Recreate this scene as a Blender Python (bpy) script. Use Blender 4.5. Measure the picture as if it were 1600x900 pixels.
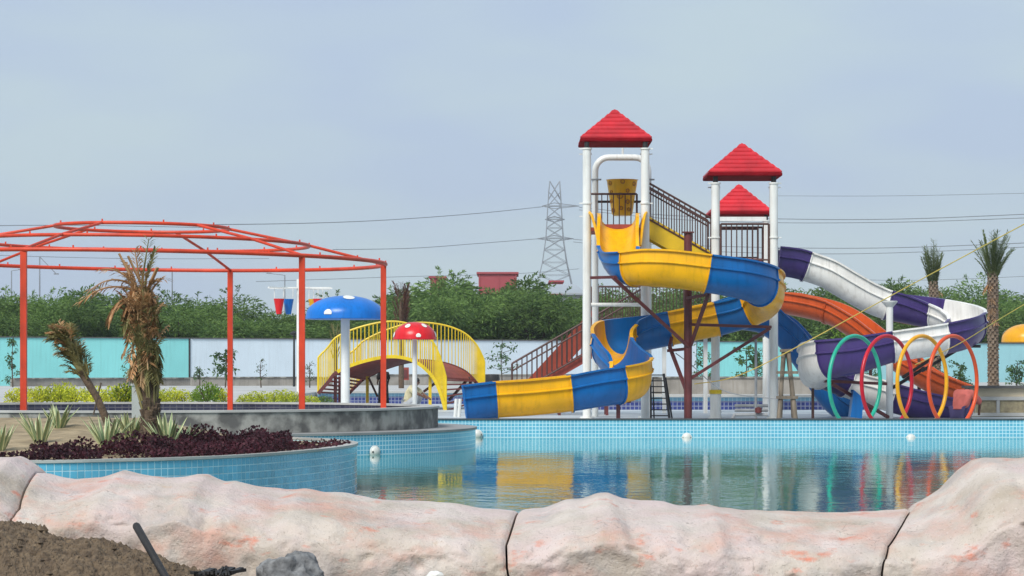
import bpy, math, random
from mathutils import Vector, Matrix, noise

random.seed(7)
for _o in list(bpy.data.objects):
    bpy.data.objects.remove(_o, do_unlink=True)
SC = bpy.context.scene
COL = SC.collection
R = math.radians

# ------------------------------------------------------------------ camera
F = 4000.0            # focal length in photo pixels
ZC = 1.25             # eye height above the pool deck
HY = 575.0            # horizon row in the photo
cam_d = bpy.data.cameras.new('camera')
cam = bpy.data.objects.new('camera', cam_d)
COL.objects.link(cam)
cam.location = (0, 0, ZC)
cam.rotation_euler = (R(90), 0, 0)
cam_d.sensor_width = 36
cam_d.lens = 36 * F / 1600
cam_d.shift_y = (HY - 450) / 1600
cam_d.clip_start = 0.5
cam_d.clip_end = 6000
SC.camera = cam

# ------------------------------------------------------------------ sky, sun, exposure
SUN_EL, SUN_AZ = R(44), R(-152)     # azimuth measured from +Y towards +X: behind the camera, to the left
world = bpy.data.worlds.new('World')
SC.world = world
world.use_nodes = True
wn = world.node_tree
wn.nodes.clear()
w_out = wn.nodes.new('ShaderNodeOutputWorld')
w_bg = wn.nodes.new('ShaderNodeBackground')
w_sky = wn.nodes.new('ShaderNodeTexSky')
w_sky.sky_type = 'NISHITA'
w_sky.sun_disc = False
w_sky.sun_elevation = SUN_EL
w_sky.sun_rotation = SUN_AZ
w_sky.air_density = 1.0
w_sky.dust_density = 2.0
w_sky.ozone_density = 3.0
w_mix = wn.nodes.new('ShaderNodeMix'); w_mix.data_type = 'RGBA'
w_mix.inputs['Factor'].default_value = 0.90
w_tc = wn.nodes.new('ShaderNodeTexCoord')
w_map = wn.nodes.new('ShaderNodeMapping'); w_map.inputs['Scale'].default_value = (1.0, 1.0, 3.4)
w_noise = wn.nodes.new('ShaderNodeTexNoise')
w_noise.inputs['Scale'].default_value = 5.0
w_noise.inputs['Detail'].default_value = 3.0
w_ramp = wn.nodes.new('ShaderNodeValToRGB')
w_ramp.color_ramp.elements[0].position = 0.40
w_ramp.color_ramp.elements[0].color = (4.20, 5.12, 6.55, 1)   # thin overcast, bluish where thinner
w_ramp.color_ramp.elements[1].position = 0.60
w_ramp.color_ramp.elements[1].color = (4.72, 5.74, 6.38, 1)
wn.links.new(w_tc.outputs['Generated'], w_map.inputs['Vector'])
wn.links.new(w_map.outputs['Vector'], w_noise.inputs['Vector'])
wn.links.new(w_noise.outputs['Fac'], w_ramp.inputs['Fac'])
wn.links.new(w_sky.outputs['Color'], w_mix.inputs['A'])
wn.links.new(w_ramp.outputs['Color'], w_mix.inputs['B'])
wn.links.new(w_mix.outputs['Result'], w_bg.inputs['Color'])
w_bg.inputs['Strength'].default_value = 0.1
wn.links.new(w_bg.outputs['Background'], w_out.inputs['Surface'])

sun_d = bpy.data.lights.new('sun', 'SUN')
sun_d.energy = 2.85
sun_d.angle = R(24)
sun_d.color = (1.0, 0.95, 0.87)
sun = bpy.data.objects.new('sun', sun_d)
COL.objects.link(sun)
_sd = Vector((math.sin(SUN_AZ) * math.cos(SUN_EL), math.cos(SUN_AZ) * math.cos(SUN_EL), math.sin(SUN_EL)))
sun.rotation_euler = _sd.to_track_quat('Z', 'Y').to_euler()
sun.location = (0, 0, 60)

SC.view_settings.view_transform = 'Standard'
SC.view_settings.look = 'None'
SC.view_settings.exposure = 0.26
SC.view_settings.gamma = 1.0

# ------------------------------------------------------------------ helpers
def P(x, y, d):
    """photo pixel + distance -> world point"""
    return Vector(((x - 800) / F * d, d, ZC - (y - HY) / F * d))

def PX(x, d):
    return (x - 800) / F * d

WLOC = {}

class MB:
    def __init__(self):
        self.v = []; self.f = []; self.uv = {}; self.smooth = False
    def quad(self, a, b, c, d):
        n = len(self.v); self.v += [Vector(a), Vector(b), Vector(c), Vector(d)]; self.f.append((n, n+1, n+2, n+3))
    def tri(self, a, b, c):
        n = len(self.v); self.v += [Vector(a), Vector(b), Vector(c)]; self.f.append((n, n+1, n+2))
    def box(self, c, s, rz=0.0, m=None):
        c = Vector(c); hx, hy, hz = s[0]/2, s[1]/2, s[2]/2
        n = len(self.v)
        M = m if m is not None else Matrix.Rotation(rz, 3, 'Z')
        for sx, sy, sz in ((-1,-1,-1),(1,-1,-1),(1,1,-1),(-1,1,-1),(-1,-1,1),(1,-1,1),(1,1,1),(-1,1,1)):
            self.v.append(c + M @ Vector((sx*hx, sy*hy, sz*hz)))
        for q in ((0,3,2,1),(4,5,6,7),(0,1,5,4),(1,2,6,5),(2,3,7,6),(3,0,4,7)):
            self.f.append(tuple(n+i for i in q))
        return self
    def beam(self, a, b, w, h=None, up=(0,0,1)):
        a = Vector(a); b = Vector(b); h = h or w
        t = (b-a).normalized(); u = Vector(up)
        if abs(t.dot(u)) > .98: u = Vector((0,1,0))
        s = t.cross(u).normalized(); u = s.cross(t)
        n = len(self.v)
        for p in (a, b):
            for i, j in ((-1,-1),(1,-1),(1,1),(-1,1)):
                self.v.append(p + s*i*w/2 + u*j*h/2)
        for q in ((0,1,2,3),(7,6,5,4),(0,4,5,1),(1,5,6,2),(2,6,7,3),(3,7,4,0)):
            self.f.append(tuple(n+i for i in q))
        return self
    def tube(self, pts, r, seg=10, closed=False, cap=True):
        pts = [Vector(p) for p in pts]; m = len(pts); n = len(self.v)
        rr = r if hasattr(r, '__len__') else [r]*m
        prev = None
        for i, p in enumerate(pts):
            if closed: t = pts[(i+1) % m] - pts[i-1]
            else: t = pts[min(i+1, m-1)] - pts[max(i-1, 0)]
            t.normalize()
            if prev is None:
                a = Vector((0,0,1)) if abs(t.z) < .9 else Vector((1,0,0))
                s = t.cross(a).normalized()
            else:
                s = (prev - t*prev.dot(t)).normalized()
            prev = s; u = t.cross(s)
            for k in range(seg):
                an = 2*math.pi*k/seg
                self.v.append(p + (s*math.cos(an) + u*math.sin(an))*rr[i])
        for i in range(m if closed else m-1):
            for k in range(seg):
                a0 = n+i*seg+k; a1 = n+i*seg+(k+1) % seg
                j = (i+1) % m
                b0 = n+j*seg+k; b1 = n+j*seg+(k+1) % seg
                self.f.append((a0, a1, b1, b0))
        if cap and not closed:
            self.f.append(tuple(n+k for k in reversed(range(seg))))
            self.f.append(tuple(n+(m-1)*seg+k for k in range(seg)))
        return self
    def lathe(self, c, prof, seg=24):
        c = Vector(c); n = len(self.v); m = len(prof)
        for r, z in prof:
            for k in range(seg):
                a = 2*math.pi*k/seg
                self.v.append(c + Vector((r*math.cos(a), r*math.sin(a), z)))
        for i in range(m-1):
            for k in range(seg):
                self.f.append((n+i*seg+k, n+i*seg+(k+1) % seg, n+(i+1)*seg+(k+1) % seg, n+(i+1)*seg+k))
        if prof[0][0] > 1e-4: self.f.append(tuple(n+k for k in reversed(range(seg))))
        if prof[-1][0] > 1e-4: self.f.append(tuple(n+(m-1)*seg+k for k in range(seg)))
        return self
    def grid(self, fn, nu, nv, closed_u=False):
        n = len(self.v)
        for j in range(nv+1):
            for i in range(nu+(0 if closed_u else 1)):
                self.v.append(Vector(fn(i/nu, j/nv)))
        w = nu if closed_u else nu+1
        for j in range(nv):
            for i in range(nu):
                i1 = (i+1) % w
                self.f.append((n+j*w+i, n+j*w+i1, n+(j+1)*w+i1, n+(j+1)*w+i))
        return self
    def prism(self, poly, z0, z1):
        n = len(self.v); m = len(poly)
        for z in (z0, z1):
            for p in poly: self.v.append(Vector((p[0], p[1], z)))
        self.f.append(tuple(n+m+i for i in range(m)))
        self.f.append(tuple(n+i for i in reversed(range(m))))
        for i in range(m):
            j = (i+1) % m
            self.f.append((n+i, n+j, n+m+j, n+m+i))
        return self
    def slab(self, pts, thick):
        """flat polygon given in 3-D, extruded by vector thick"""
        n = len(self.v); m = len(pts); t = Vector(thick)
        for p in pts: self.v.append(Vector(p))
        for p in pts: self.v.append(Vector(p)+t)
        self.f.append(tuple(n+i for i in reversed(range(m))))
        self.f.append(tuple(n+m+i for i in range(m)))
        for i in range(m):
            j = (i+1) % m
            self.f.append((n+i, n+j, n+m+j, n+m+i))
        return self
    def mesh(self, name, mat, off=(0,0,0), smooth=False, sharp=40):
        me = bpy.data.meshes.new(name)
        o = Vector(off)
        me.from_pydata([tuple(v-o) for v in self.v], [], self.f)
        if mat is not None: me.materials.append(mat)
        if smooth:
            for p in me.polygons: p.use_smooth = True
            if sharp and hasattr(me, 'set_sharp_from_angle'):
                me.set_sharp_from_angle(angle=R(sharp))
        me.update()
        return me
    def build(self, name, mat, parent=None, smooth=False, sharp=40, label=None, fixn=False):
        off = WLOC.get(parent.name, Vector((0,0,0))) if parent else Vector((0,0,0))
        me = self.mesh(name, mat, off, smooth, sharp)
        if fixn: fix_normals(me)
        o = bpy.data.objects.new(name, me)
        COL.objects.link(o)
        if parent:
            o.parent = parent; WLOC[o.name] = off
        if label: o['label'] = label
        return o

import bmesh
def fix_normals(me):
    bm = bmesh.new(); bm.from_mesh(me)
    bmesh.ops.recalc_face_normals(bm, faces=bm.faces)
    bm.to_mesh(me); bm.free()

def tag(o, label, cat, group=None, kind=None):
    o['label'] = label; o['category'] = cat
    if group: o['group'] = group
    if kind: o['kind'] = kind
    return o

def thing(name, loc, label, cat, group=None, kind=None):
    o = bpy.data.objects.new(name, None)
    COL.objects.link(o)
    o.empty_display_size = .2
    o.location = loc
    WLOC[o.name] = Vector(loc)
    return tag(o, label, cat, group, kind)

def struct(o):
    o['kind'] = 'structure'; return o

def inst(name, me, parent, loc, rot=(0,0,0), scale=(1,1,1)):
    """piece that shares mesh data; loc in world"""
    o = bpy.data.objects.new(name, me)
    COL.objects.link(o)
    off = WLOC.get(parent.name, Vector((0,0,0))) if parent else Vector((0,0,0))
    o.location = Vector(loc) - off
    o.rotation_euler = rot; o.scale = scale
    if parent: o.parent = parent
    return o

def copy_tree(root, loc, rz=0, scale=1.0, label=None, group=None):
    r = root.copy(); COL.objects.link(r)
    r.location = loc; r.rotation_euler = (0, 0, rz); r.scale = (scale,)*3 if not hasattr(scale, '__len__') else scale
    if label: r['label'] = label
    if group: r['group'] = group
    for ch in list(root.children):
        c = ch.copy(); COL.objects.link(c); c.parent = r
        for g in list(ch.children):
            d = g.copy(); COL.objects.link(d); d.parent = c
    return r

def catmull(pts, n=12):
    pts = [Vector(p) for p in pts]
    out = []
    for i in range(len(pts)-1):
        p0 = pts[max(i-1, 0)]; p1 = pts[i]; p2 = pts[i+1]; p3 = pts[min(i+2, len(pts)-1)]
        for k in range(n):
            t = k/n
            out.append(0.5*((2*p1) + (p2-p0)*t + (2*p0-5*p1+4*p2-p3)*t*t + (3*p1-p0-3*p2+p3)*t**3))
    out.append(pts[-1].copy())
    return out

def interp(tab, x):
    if x <= tab[0][0]: return tab[0][1]
    for (a, b), (c, d) in zip(tab, tab[1:]):
        if x <= c: return b + (d-b)*(x-a)/(c-a)
    return tab[-1][1]

# ------------------------------------------------------------------ materials
def new_mat(name):
    m = bpy.data.materials.new(name); m.use_nodes = True
    nt = m.node_tree
    return m, nt, nt.nodes['Principled BSDF']

def nd(nt, t, **kw):
    n = nt.nodes.new(t)
    for k, v in kw.items():
        if k in n.inputs: n.inputs[k].default_value = v
        else: setattr(n, k, v)
    return n

def mat(name, col, rough=.5, var=.12, scale=3.0, col2=None, bump=0.0, bscale=30.0, spec=.5, metal=0.0, stretch=(1,1,1), rnd=0.0, streak=0.0, coat=0.0, detail=5.0, contrast=(.3,.7)):
    """plain surface: base colour with mottled variation between col and col2, fine relief, optional vertical weather streaks"""
    m, nt, b = new_mat(name)
    L = nt.links.new
    geo = nd(nt, 'ShaderNodeNewGeometry')
    mp = nd(nt, 'ShaderNodeMapping'); mp.inputs['Scale'].default_value = stretch
    L(geo.outputs['Position'], mp.inputs['Vector'])
    no = nd(nt, 'ShaderNodeTexNoise', Scale=scale, Detail=detail)
    L(mp.outputs['Vector'], no.inputs['Vector'])
    rp = nd(nt, 'ShaderNodeValToRGB')
    c2 = col2 if col2 else tuple(c*(1-var*2) for c in col)
    c1 = col if col2 else tuple(min(1, c*(1+var*.5)) for c in col)
    rp.color_ramp.elements[0].position = contrast[0]; rp.color_ramp.elements[0].color = (*c2, 1)
    rp.color_ramp.elements[1].position = contrast[1]; rp.color_ramp.elements[1].color = (*c1, 1)
    L(no.outputs['Fac'], rp.inputs['Fac'])
    out = rp.outputs['Color']
    if streak:
        mp2 = nd(nt, 'ShaderNodeMapping'); mp2.inputs['Scale'].default_value = (5, 5, .35)
        L(geo.outputs['Position'], mp2.inputs['Vector'])
        n2 = nd(nt, 'ShaderNodeTexNoise', Scale=2.0, Detail=4.0)
        L(mp2.outputs['Vector'], n2.inputs['Vector'])
        r2 = nd(nt, 'ShaderNodeValToRGB')
        r2.color_ramp.elements[0].position = .5; r2.color_ramp.elements[0].color = (1, 1, 1, 1)
        r2.color_ramp.elements[1].position = .78; r2.color_ramp.elements[1].color = (1-streak, 1-streak*1.05, 1-streak*1.15, 1)
        L(n2.outputs['Fac'], r2.inputs['Fac'])
        mx = nd(nt, 'ShaderNodeMix', data_type='RGBA', blend_type='MULTIPLY'); mx.inputs['Factor'].default_value = 1
        L(out, mx.inputs['A']); L(r2.outputs['Color'], mx.inputs['B']); out = mx.outputs['Result']
    if rnd:
        oi = nd(nt, 'ShaderNodeObjectInfo')
        mr = nd(nt, 'ShaderNodeMapRange'); mr.inputs['To Min'].default_value = 1-rnd; mr.inputs['To Max'].default_value = 1+rnd
        L(oi.outputs['Random'], mr.inputs['Value'])
        vm = nd(nt, 'ShaderNodeVectorMath', operation='SCALE')
        L(out, vm.inputs[0]); L(mr.outputs['Result'], vm.inputs['Scale']); out = vm.outputs['Vector']
    L(out, b.inputs['Base Color'])
    b.inputs['Roughness'].default_value = rough
    b.inputs['Metallic'].default_value = metal
    b.inputs['Specular IOR Level'].default_value = spec
    if coat: b.inputs['Coat Weight'].default_value = coat; b.inputs['Coat Roughness'].default_value = .12
    if bump:
        nb = nd(nt, 'ShaderNodeTexNoise', Scale=bscale, Detail=4.0)
        L(mp.outputs['Vector'], nb.inputs['Vector'])
        bp = nd(nt, 'ShaderNodeBump', Strength=bump, Distance=.02)
        L(nb.outputs['Fac'], bp.inputs['Height']); L(bp.outputs['Normal'], b.inputs['Normal'])
    return m

def leaf_mat(name, c1, c2, trans=.25, rnd=.15, rough=.6):
    m, nt, b = new_mat(name)
    L = nt.links.new
    geo = nd(nt, 'ShaderNodeNewGeometry')
    no = nd(nt, 'ShaderNodeTexNoise', Scale=.9, Detail=4.0)
    L(geo.outputs['Position'], no.inputs['Vector'])
    ad = nd(nt, 'ShaderNodeMath', operation='ADD')
    mu = nd(nt, 'ShaderNodeMath', operation='MULTIPLY'); mu.inputs[1].default_value = .5
    L(geo.outputs['Random Per Island'], mu.inputs[0])
    L(no.outputs['Fac'], ad.inputs[0]); L(mu.outputs[0], ad.inputs[1])
    rp = nd(nt, 'ShaderNodeValToRGB')
    rp.color_ramp.elements[0].position = .45; rp.color_ramp.elements[0].color = (*c1, 1)
    rp.color_ramp.elements[1].position = 1.0; rp.color_ramp.elements[1].color = (*c2, 1)
    L(ad.outputs[0], rp.inputs['Fac'])
    oi = nd(nt, 'ShaderNodeObjectInfo')
    mr = nd(nt, 'ShaderNodeMapRange'); mr.inputs['To Min'].default_value = 1-rnd; mr.inputs['To Max'].default_value = 1+rnd
    L(oi.outputs['Random'], mr.inputs['Value'])
    vm = nd(nt, 'ShaderNodeVectorMath', operation='SCALE')
    L(rp.outputs['Color'], vm.inputs[0]); L(mr.outputs['Result'], vm.inputs['Scale'])
    L(vm.outputs['Vector'], b.inputs['Base Color'])
    b.inputs['Roughness'].default_value = rough
    b.inputs['Specular IOR Level'].default_value = .25
    if trans:
        tr = nd(nt, 'ShaderNodeBsdfTranslucent')
        L(vm.outputs['Vector'], tr.inputs['Color'])
        mx = nd(nt, 'ShaderNodeMixShader'); mx.inputs['Fac'].default_value = trans
        L(b.outputs['BSDF'], mx.inputs[1]); L(tr.outputs['BSDF'], mx.inputs[2])
        L(mx.outputs['Shader'], nt.nodes['Material Output'].inputs['Surface'])
    return m

def tile_mat(name, c1, c2, grout, size, coord='UV', rough=.18, gw=.012, plane=None, band=None):
    """mosaic too fine to build piece by piece: colour per tile and sunk joints; UV in metres"""
    m, nt, b = new_mat(name)
    L = nt.links.new
    if coord == 'UV':
        tc = nd(nt, 'ShaderNodeTexCoord'); vec = tc.outputs['UV']
    else:
        geo = nd(nt, 'ShaderNodeNewGeometry')
        sx = nd(nt, 'ShaderNodeSeparateXYZ'); L(geo.outputs['Position'], sx.inputs[0])
        cx = nd(nt, 'ShaderNodeCombineXYZ')
        L(sx.outputs[plane[0]], cx.inputs[0]); L(sx.outputs[plane[1]], cx.inputs[1]); vec = cx.outputs[0]
    br = nd(nt, 'ShaderNodeTexBrick', offset=0.0, squash=1.0)
    br.inputs['Color1'].default_value = (*c1, 1); br.inputs['Color2'].default_value = (*c2, 1)
    br.inputs['Mortar'].default_value = (*grout, 1)
    br.inputs['Scale'].default_value = 1.0
    br.inputs['Mortar Size'].default_value = gw
    br.inputs['Mortar Smooth'].default_value = .1
    br.inputs['Brick Width'].default_value = size; br.inputs['Row Height'].default_value = size
    L(vec, br.inputs['Vector'])
    # large, faint colour drift from batch to batch and lime deposits
    no = nd(nt, 'ShaderNodeTexNoise', Scale=.7, Detail=5.0); L(vec, no.inputs['Vector'])
    rp = nd(nt, 'ShaderNodeValToRGB')
    rp.color_ramp.elements[0].position = .3; rp.color_ramp.elements[0].color = (.82, .86, .9, 1)
    rp.color_ramp.elements[1].position = .7; rp.color_ramp.elements[1].color = (1.1, 1.06, 1.04, 1)
    L(no.outputs['Fac'], rp.inputs['Fac'])
    mx = nd(nt, 'ShaderNodeMix', data_type='RGBA', blend_type='MULTIPLY'); mx.inputs['Factor'].default_value = 1
    L(br.outputs['Color'], mx.inputs['A']); L(rp.outputs['Color'], mx.inputs['B'])
    L(mx.outputs['Result'], b.inputs['Base Color'])
    b.inputs['Roughness'].default_value = rough
    bp = nd(nt, 'ShaderNodeBump', Strength=.4, Distance=.004, invert=True)
    L(br.outputs['Fac'], bp.inputs['Height']); L(bp.outputs['Normal'], b.inputs['Normal'])
    return m

M = {}
M['white_steel'] = mat('white_steel', (.80, .82, .80), .35, .06, 2.0, streak=.24)
M['orange_steel'] = mat('orange_steel', (.68, .052, .012), .45, .14, 2.5, streak=.2)
M['maroon_steel'] = mat('maroon_steel', (.13, .028, .03), .5, .18, 4.0)
M['brown_steel'] = mat('brown_steel', (.085, .036, .03), .55, .18, 4.0)
M['black_steel'] = mat('black_steel', (.02, .02, .022), .5, .2, 4.0)
M['grey_steel'] = mat('grey_steel', (.30, .32, .34), .45, .15, 4.0)
M['pylon_steel'] = mat('pylon_steel', (.26, .29, .33), .6, .15, .3)
M['cable'] = mat('cable', (.16, .18, .21), .6, .1, .1)
M['roof_red'] = mat('roof_red', (.60, .016, .028), .42, .18, 1.6, streak=.16)
M['roof_trim'] = mat('roof_trim', (.22, .006, .012), .9, .15, 3.0, spec=.05)
def gel(name, c, var=.10):
    return mat(name, c, .30, var, 1.6, streak=.22, bump=.05, bscale=6, spec=.4)
M['yellow_gel'] = gel('yellow_gel', (.90, .455, .003))
M['yellow_worn'] = mat('yellow_worn', (.80, .40, .02), .3, .1, 5.0, col2=(.80, .50, .18))
M['blue_gel'] = gel('blue_gel', (.001, .125, .40))
M['purple_gel'] = gel('purple_gel', (.06, .038, .17))
M['white_gel'] = gel('white_gel', (.84, .83, .80))
M['orange_gel'] = gel('orange_gel', (.62, .10, .02))
M['red_gel'] = gel('red_gel', (.68, .012, .02))
M['cap_blue'] = gel('cap_blue', (.002, .17, .62))
M['spot_white'] = mat('spot_white', (.78, .78, .74), .4, .05)
M['yellow_paint'] = mat('yellow_paint', (.76, .55, .015), .4, .1, 3.0, streak=.1)
M['yellow_board'] = mat('yellow_board', (.72, .47, .01), .4, .1, 2.0, streak=.15)
M['ring_green'] = gel('ring_green', (.02, .46, .31))
M['ring_red'] = gel('ring_red', (.56, .008, .03))
M['ring_yellow'] = gel('ring_yellow', (.84, .40, .01))
M['ring_orange'] = gel('ring_orange', (.74, .09, .02))
M['bucket_yellow'] = gel('bucket_yellow', (.86, .46, .01))
M['bucket_mark'] = mat('bucket_mark', (.38, .13, .02), .5)
M['concrete'] = mat('concrete', (.34, .34, .31), .85, .2, 2.4, col2=(.11, .11, .105), bump=.25, bscale=14, streak=.2, detail=9, contrast=(.42, .60))
M['concrete_light'] = mat('concrete_light', (.46, .46, .44), .8, .12, 1.2, bump=.15)
M['coping'] = mat('coping', (.30, .30, .30), .7, .15, 1.5)
M['coping_dark'] = mat('coping_dark', (.06, .07, .08), .6, .2, 2.0)
M['deck'] = mat('deck', (.50, .50, .49), .75, .12, .35, bump=.1)
M['splash_floor'] = mat('splash_floor', (.52, .58, .62), .5, .14, .6)
M['dark_tile'] = tile_mat('dark_tile', (.018, .02, .05), (.04, .042, .08), (.10, .10, .12), .16, gw=.01, rough=.3)
M['navy_tile'] = tile_mat('navy_tile', (.025, .04, .17), (.04, .06, .24), (.22, .25, .36), .14, gw=.016)
M['pool_tile'] = tile_mat('pool_tile', (.10, .44, .64), (.155, .51, .69), (.54, .80, .88), .085, gw=.009)
M['lightblue_tile'] = tile_mat('lightblue_tile', (.20, .44, .60), (.26, .50, .64), (.5, .66, .74), .14, gw=.01)
M['tile_piece'] = mat('tile_piece', (.125, .47, .67), .16, .12, 1.2, rnd=.12, spec=.6)
M['grout'] = mat('grout', (.58, .80, .87), .7, .12, 6.0)
M['render_turquoise'] = mat('render_turquoise', (.27, .71, .71), .85, .06, .4, streak=.10)
M['render_pale'] = mat('render_pale', (.64, .745, .83), .85, .05, .4, streak=.08)
M['wall_cap'] = mat('wall_cap', (.10, .10, .10), .8)
M['block'] = mat('block', (.33, .31, .28), .9, .2, 1.2, bump=.3, streak=.25)
M['beige'] = mat('beige', (.56, .49, .36), .85, .14, 1.5, bump=.2)
M['stone_clad'] = mat('stone_clad', (.40, .34, .21), .9, .25, 9.0, col2=(.24, .20, .13), bump=.6, bscale=20)
M['sand'] = mat('sand', (.20, .145, .092), .95, .2, 16.0, col2=(.085, .06, .04), bump=1.0, bscale=60, detail=9)
M['soil'] = mat('soil', (.42, .325, .20), .95, .2, 3.0, col2=(.22, .17, .10), bump=.7, bscale=30)
M['earth'] = mat('earth', (.24, .20, .15), .95, .2, .2)
M['bark'] = mat('bark', (.10, .075, .055), .9, .25, 12.0, bump=.5)
M['palm_bark'] = mat('palm_bark', (.15, .105, .07), .95, .3, 18.0, col2=(.07, .05, .035), bump=.8, bscale=40)
M['palm_boot'] = mat('palm_boot', (.17, .13, .095), .9, .25, 14.0, col2=(.14, .10, .07), rnd=.2)
M['leaf_thorn'] = leaf_mat('leaf_thorn', (.040, .098, .027), (.19, .30, .078), .3, .2)
M['leaf_core'] = mat('leaf_core', (.018, .04, .016), .9, .3, 2.0)
M['leaf_bush'] = leaf_mat('leaf_bush', (.26, .34, .02), (.74, .76, .08), .3, .15)
M['leaf_bush_green'] = leaf_mat('leaf_bush_green', (.06, .14, .02), (.20, .32, .04), .3, .15)
M['leaf_sapling'] = leaf_mat('leaf_sapling', (.03, .08, .03), (.10, .19, .06), .3, .2)
M['leaf_maroon'] = leaf_mat('leaf_maroon', (.022, .007, .012), (.085, .022, .034), .2, .1)
M['leaf_palm'] = leaf_mat('leaf_palm', (.06, .10, .035), (.16, .20, .07), .25, .2)
M['frond_dry'] = leaf_mat('frond_dry', (.32, .16, .075), (.60, .37, .19), .2, .22)
M['frond_green'] = leaf_mat('frond_green', (.11, .125, .045), (.30, .27, .12), .2, .22)
M['agave_edge'] = mat('agave_edge', (.62, .64, .36), .5, .1)
M['agave_mid'] = mat('agave_mid', (.24, .34, .17), .5, .15)
M['skin'] = mat('skin', (.16, .075, .045), .6, .08, 10)
M['hair'] = mat('hair', (.012, .01, .01), .7, .1)
M['cloth_black'] = mat('cloth_black', (.018, .016, .018), .9, .2, 6)
M['cloth_cream'] = mat('cloth_cream', (.62, .56, .36), .9, .12, 6)
M['cloth_salmon'] = mat('cloth_salmon', (.50, .12, .10), .9, .12, 6)
M['cloth_navy'] = mat('cloth_navy', (.05, .04, .12), .9, .12, 6)
M['cloth_grey'] = mat('cloth_grey', (.40, .42, .45), .9, .12, 6)
M['wood'] = mat('wood', (.20, .165, .125), .9, .25, 10.0, bump=.3, stretch=(1, 1, .2))
M['rope_yellow'] = mat('rope_yellow', (.70, .52, .12), .8, .1)
M['pipe_black'] = mat('pipe_black', (.022, .02, .02), .55, .3, 12.0, bump=.15)
M['boulder'] = mat('boulder', (.26, .265, .27), .9, .25, 14.0, col2=(.06, .062, .066), bump=1.0, bscale=26, detail=10)
M['far_red'] = mat('far_red', (.36, .06, .075), .8, .08, .1)
M['far_roof'] = mat('far_roof', (.38, .42, .46), .5, .08, .2)
M['light_plastic'] = mat('light_plastic', (.70, .70, .66), .35, .08)

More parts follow.
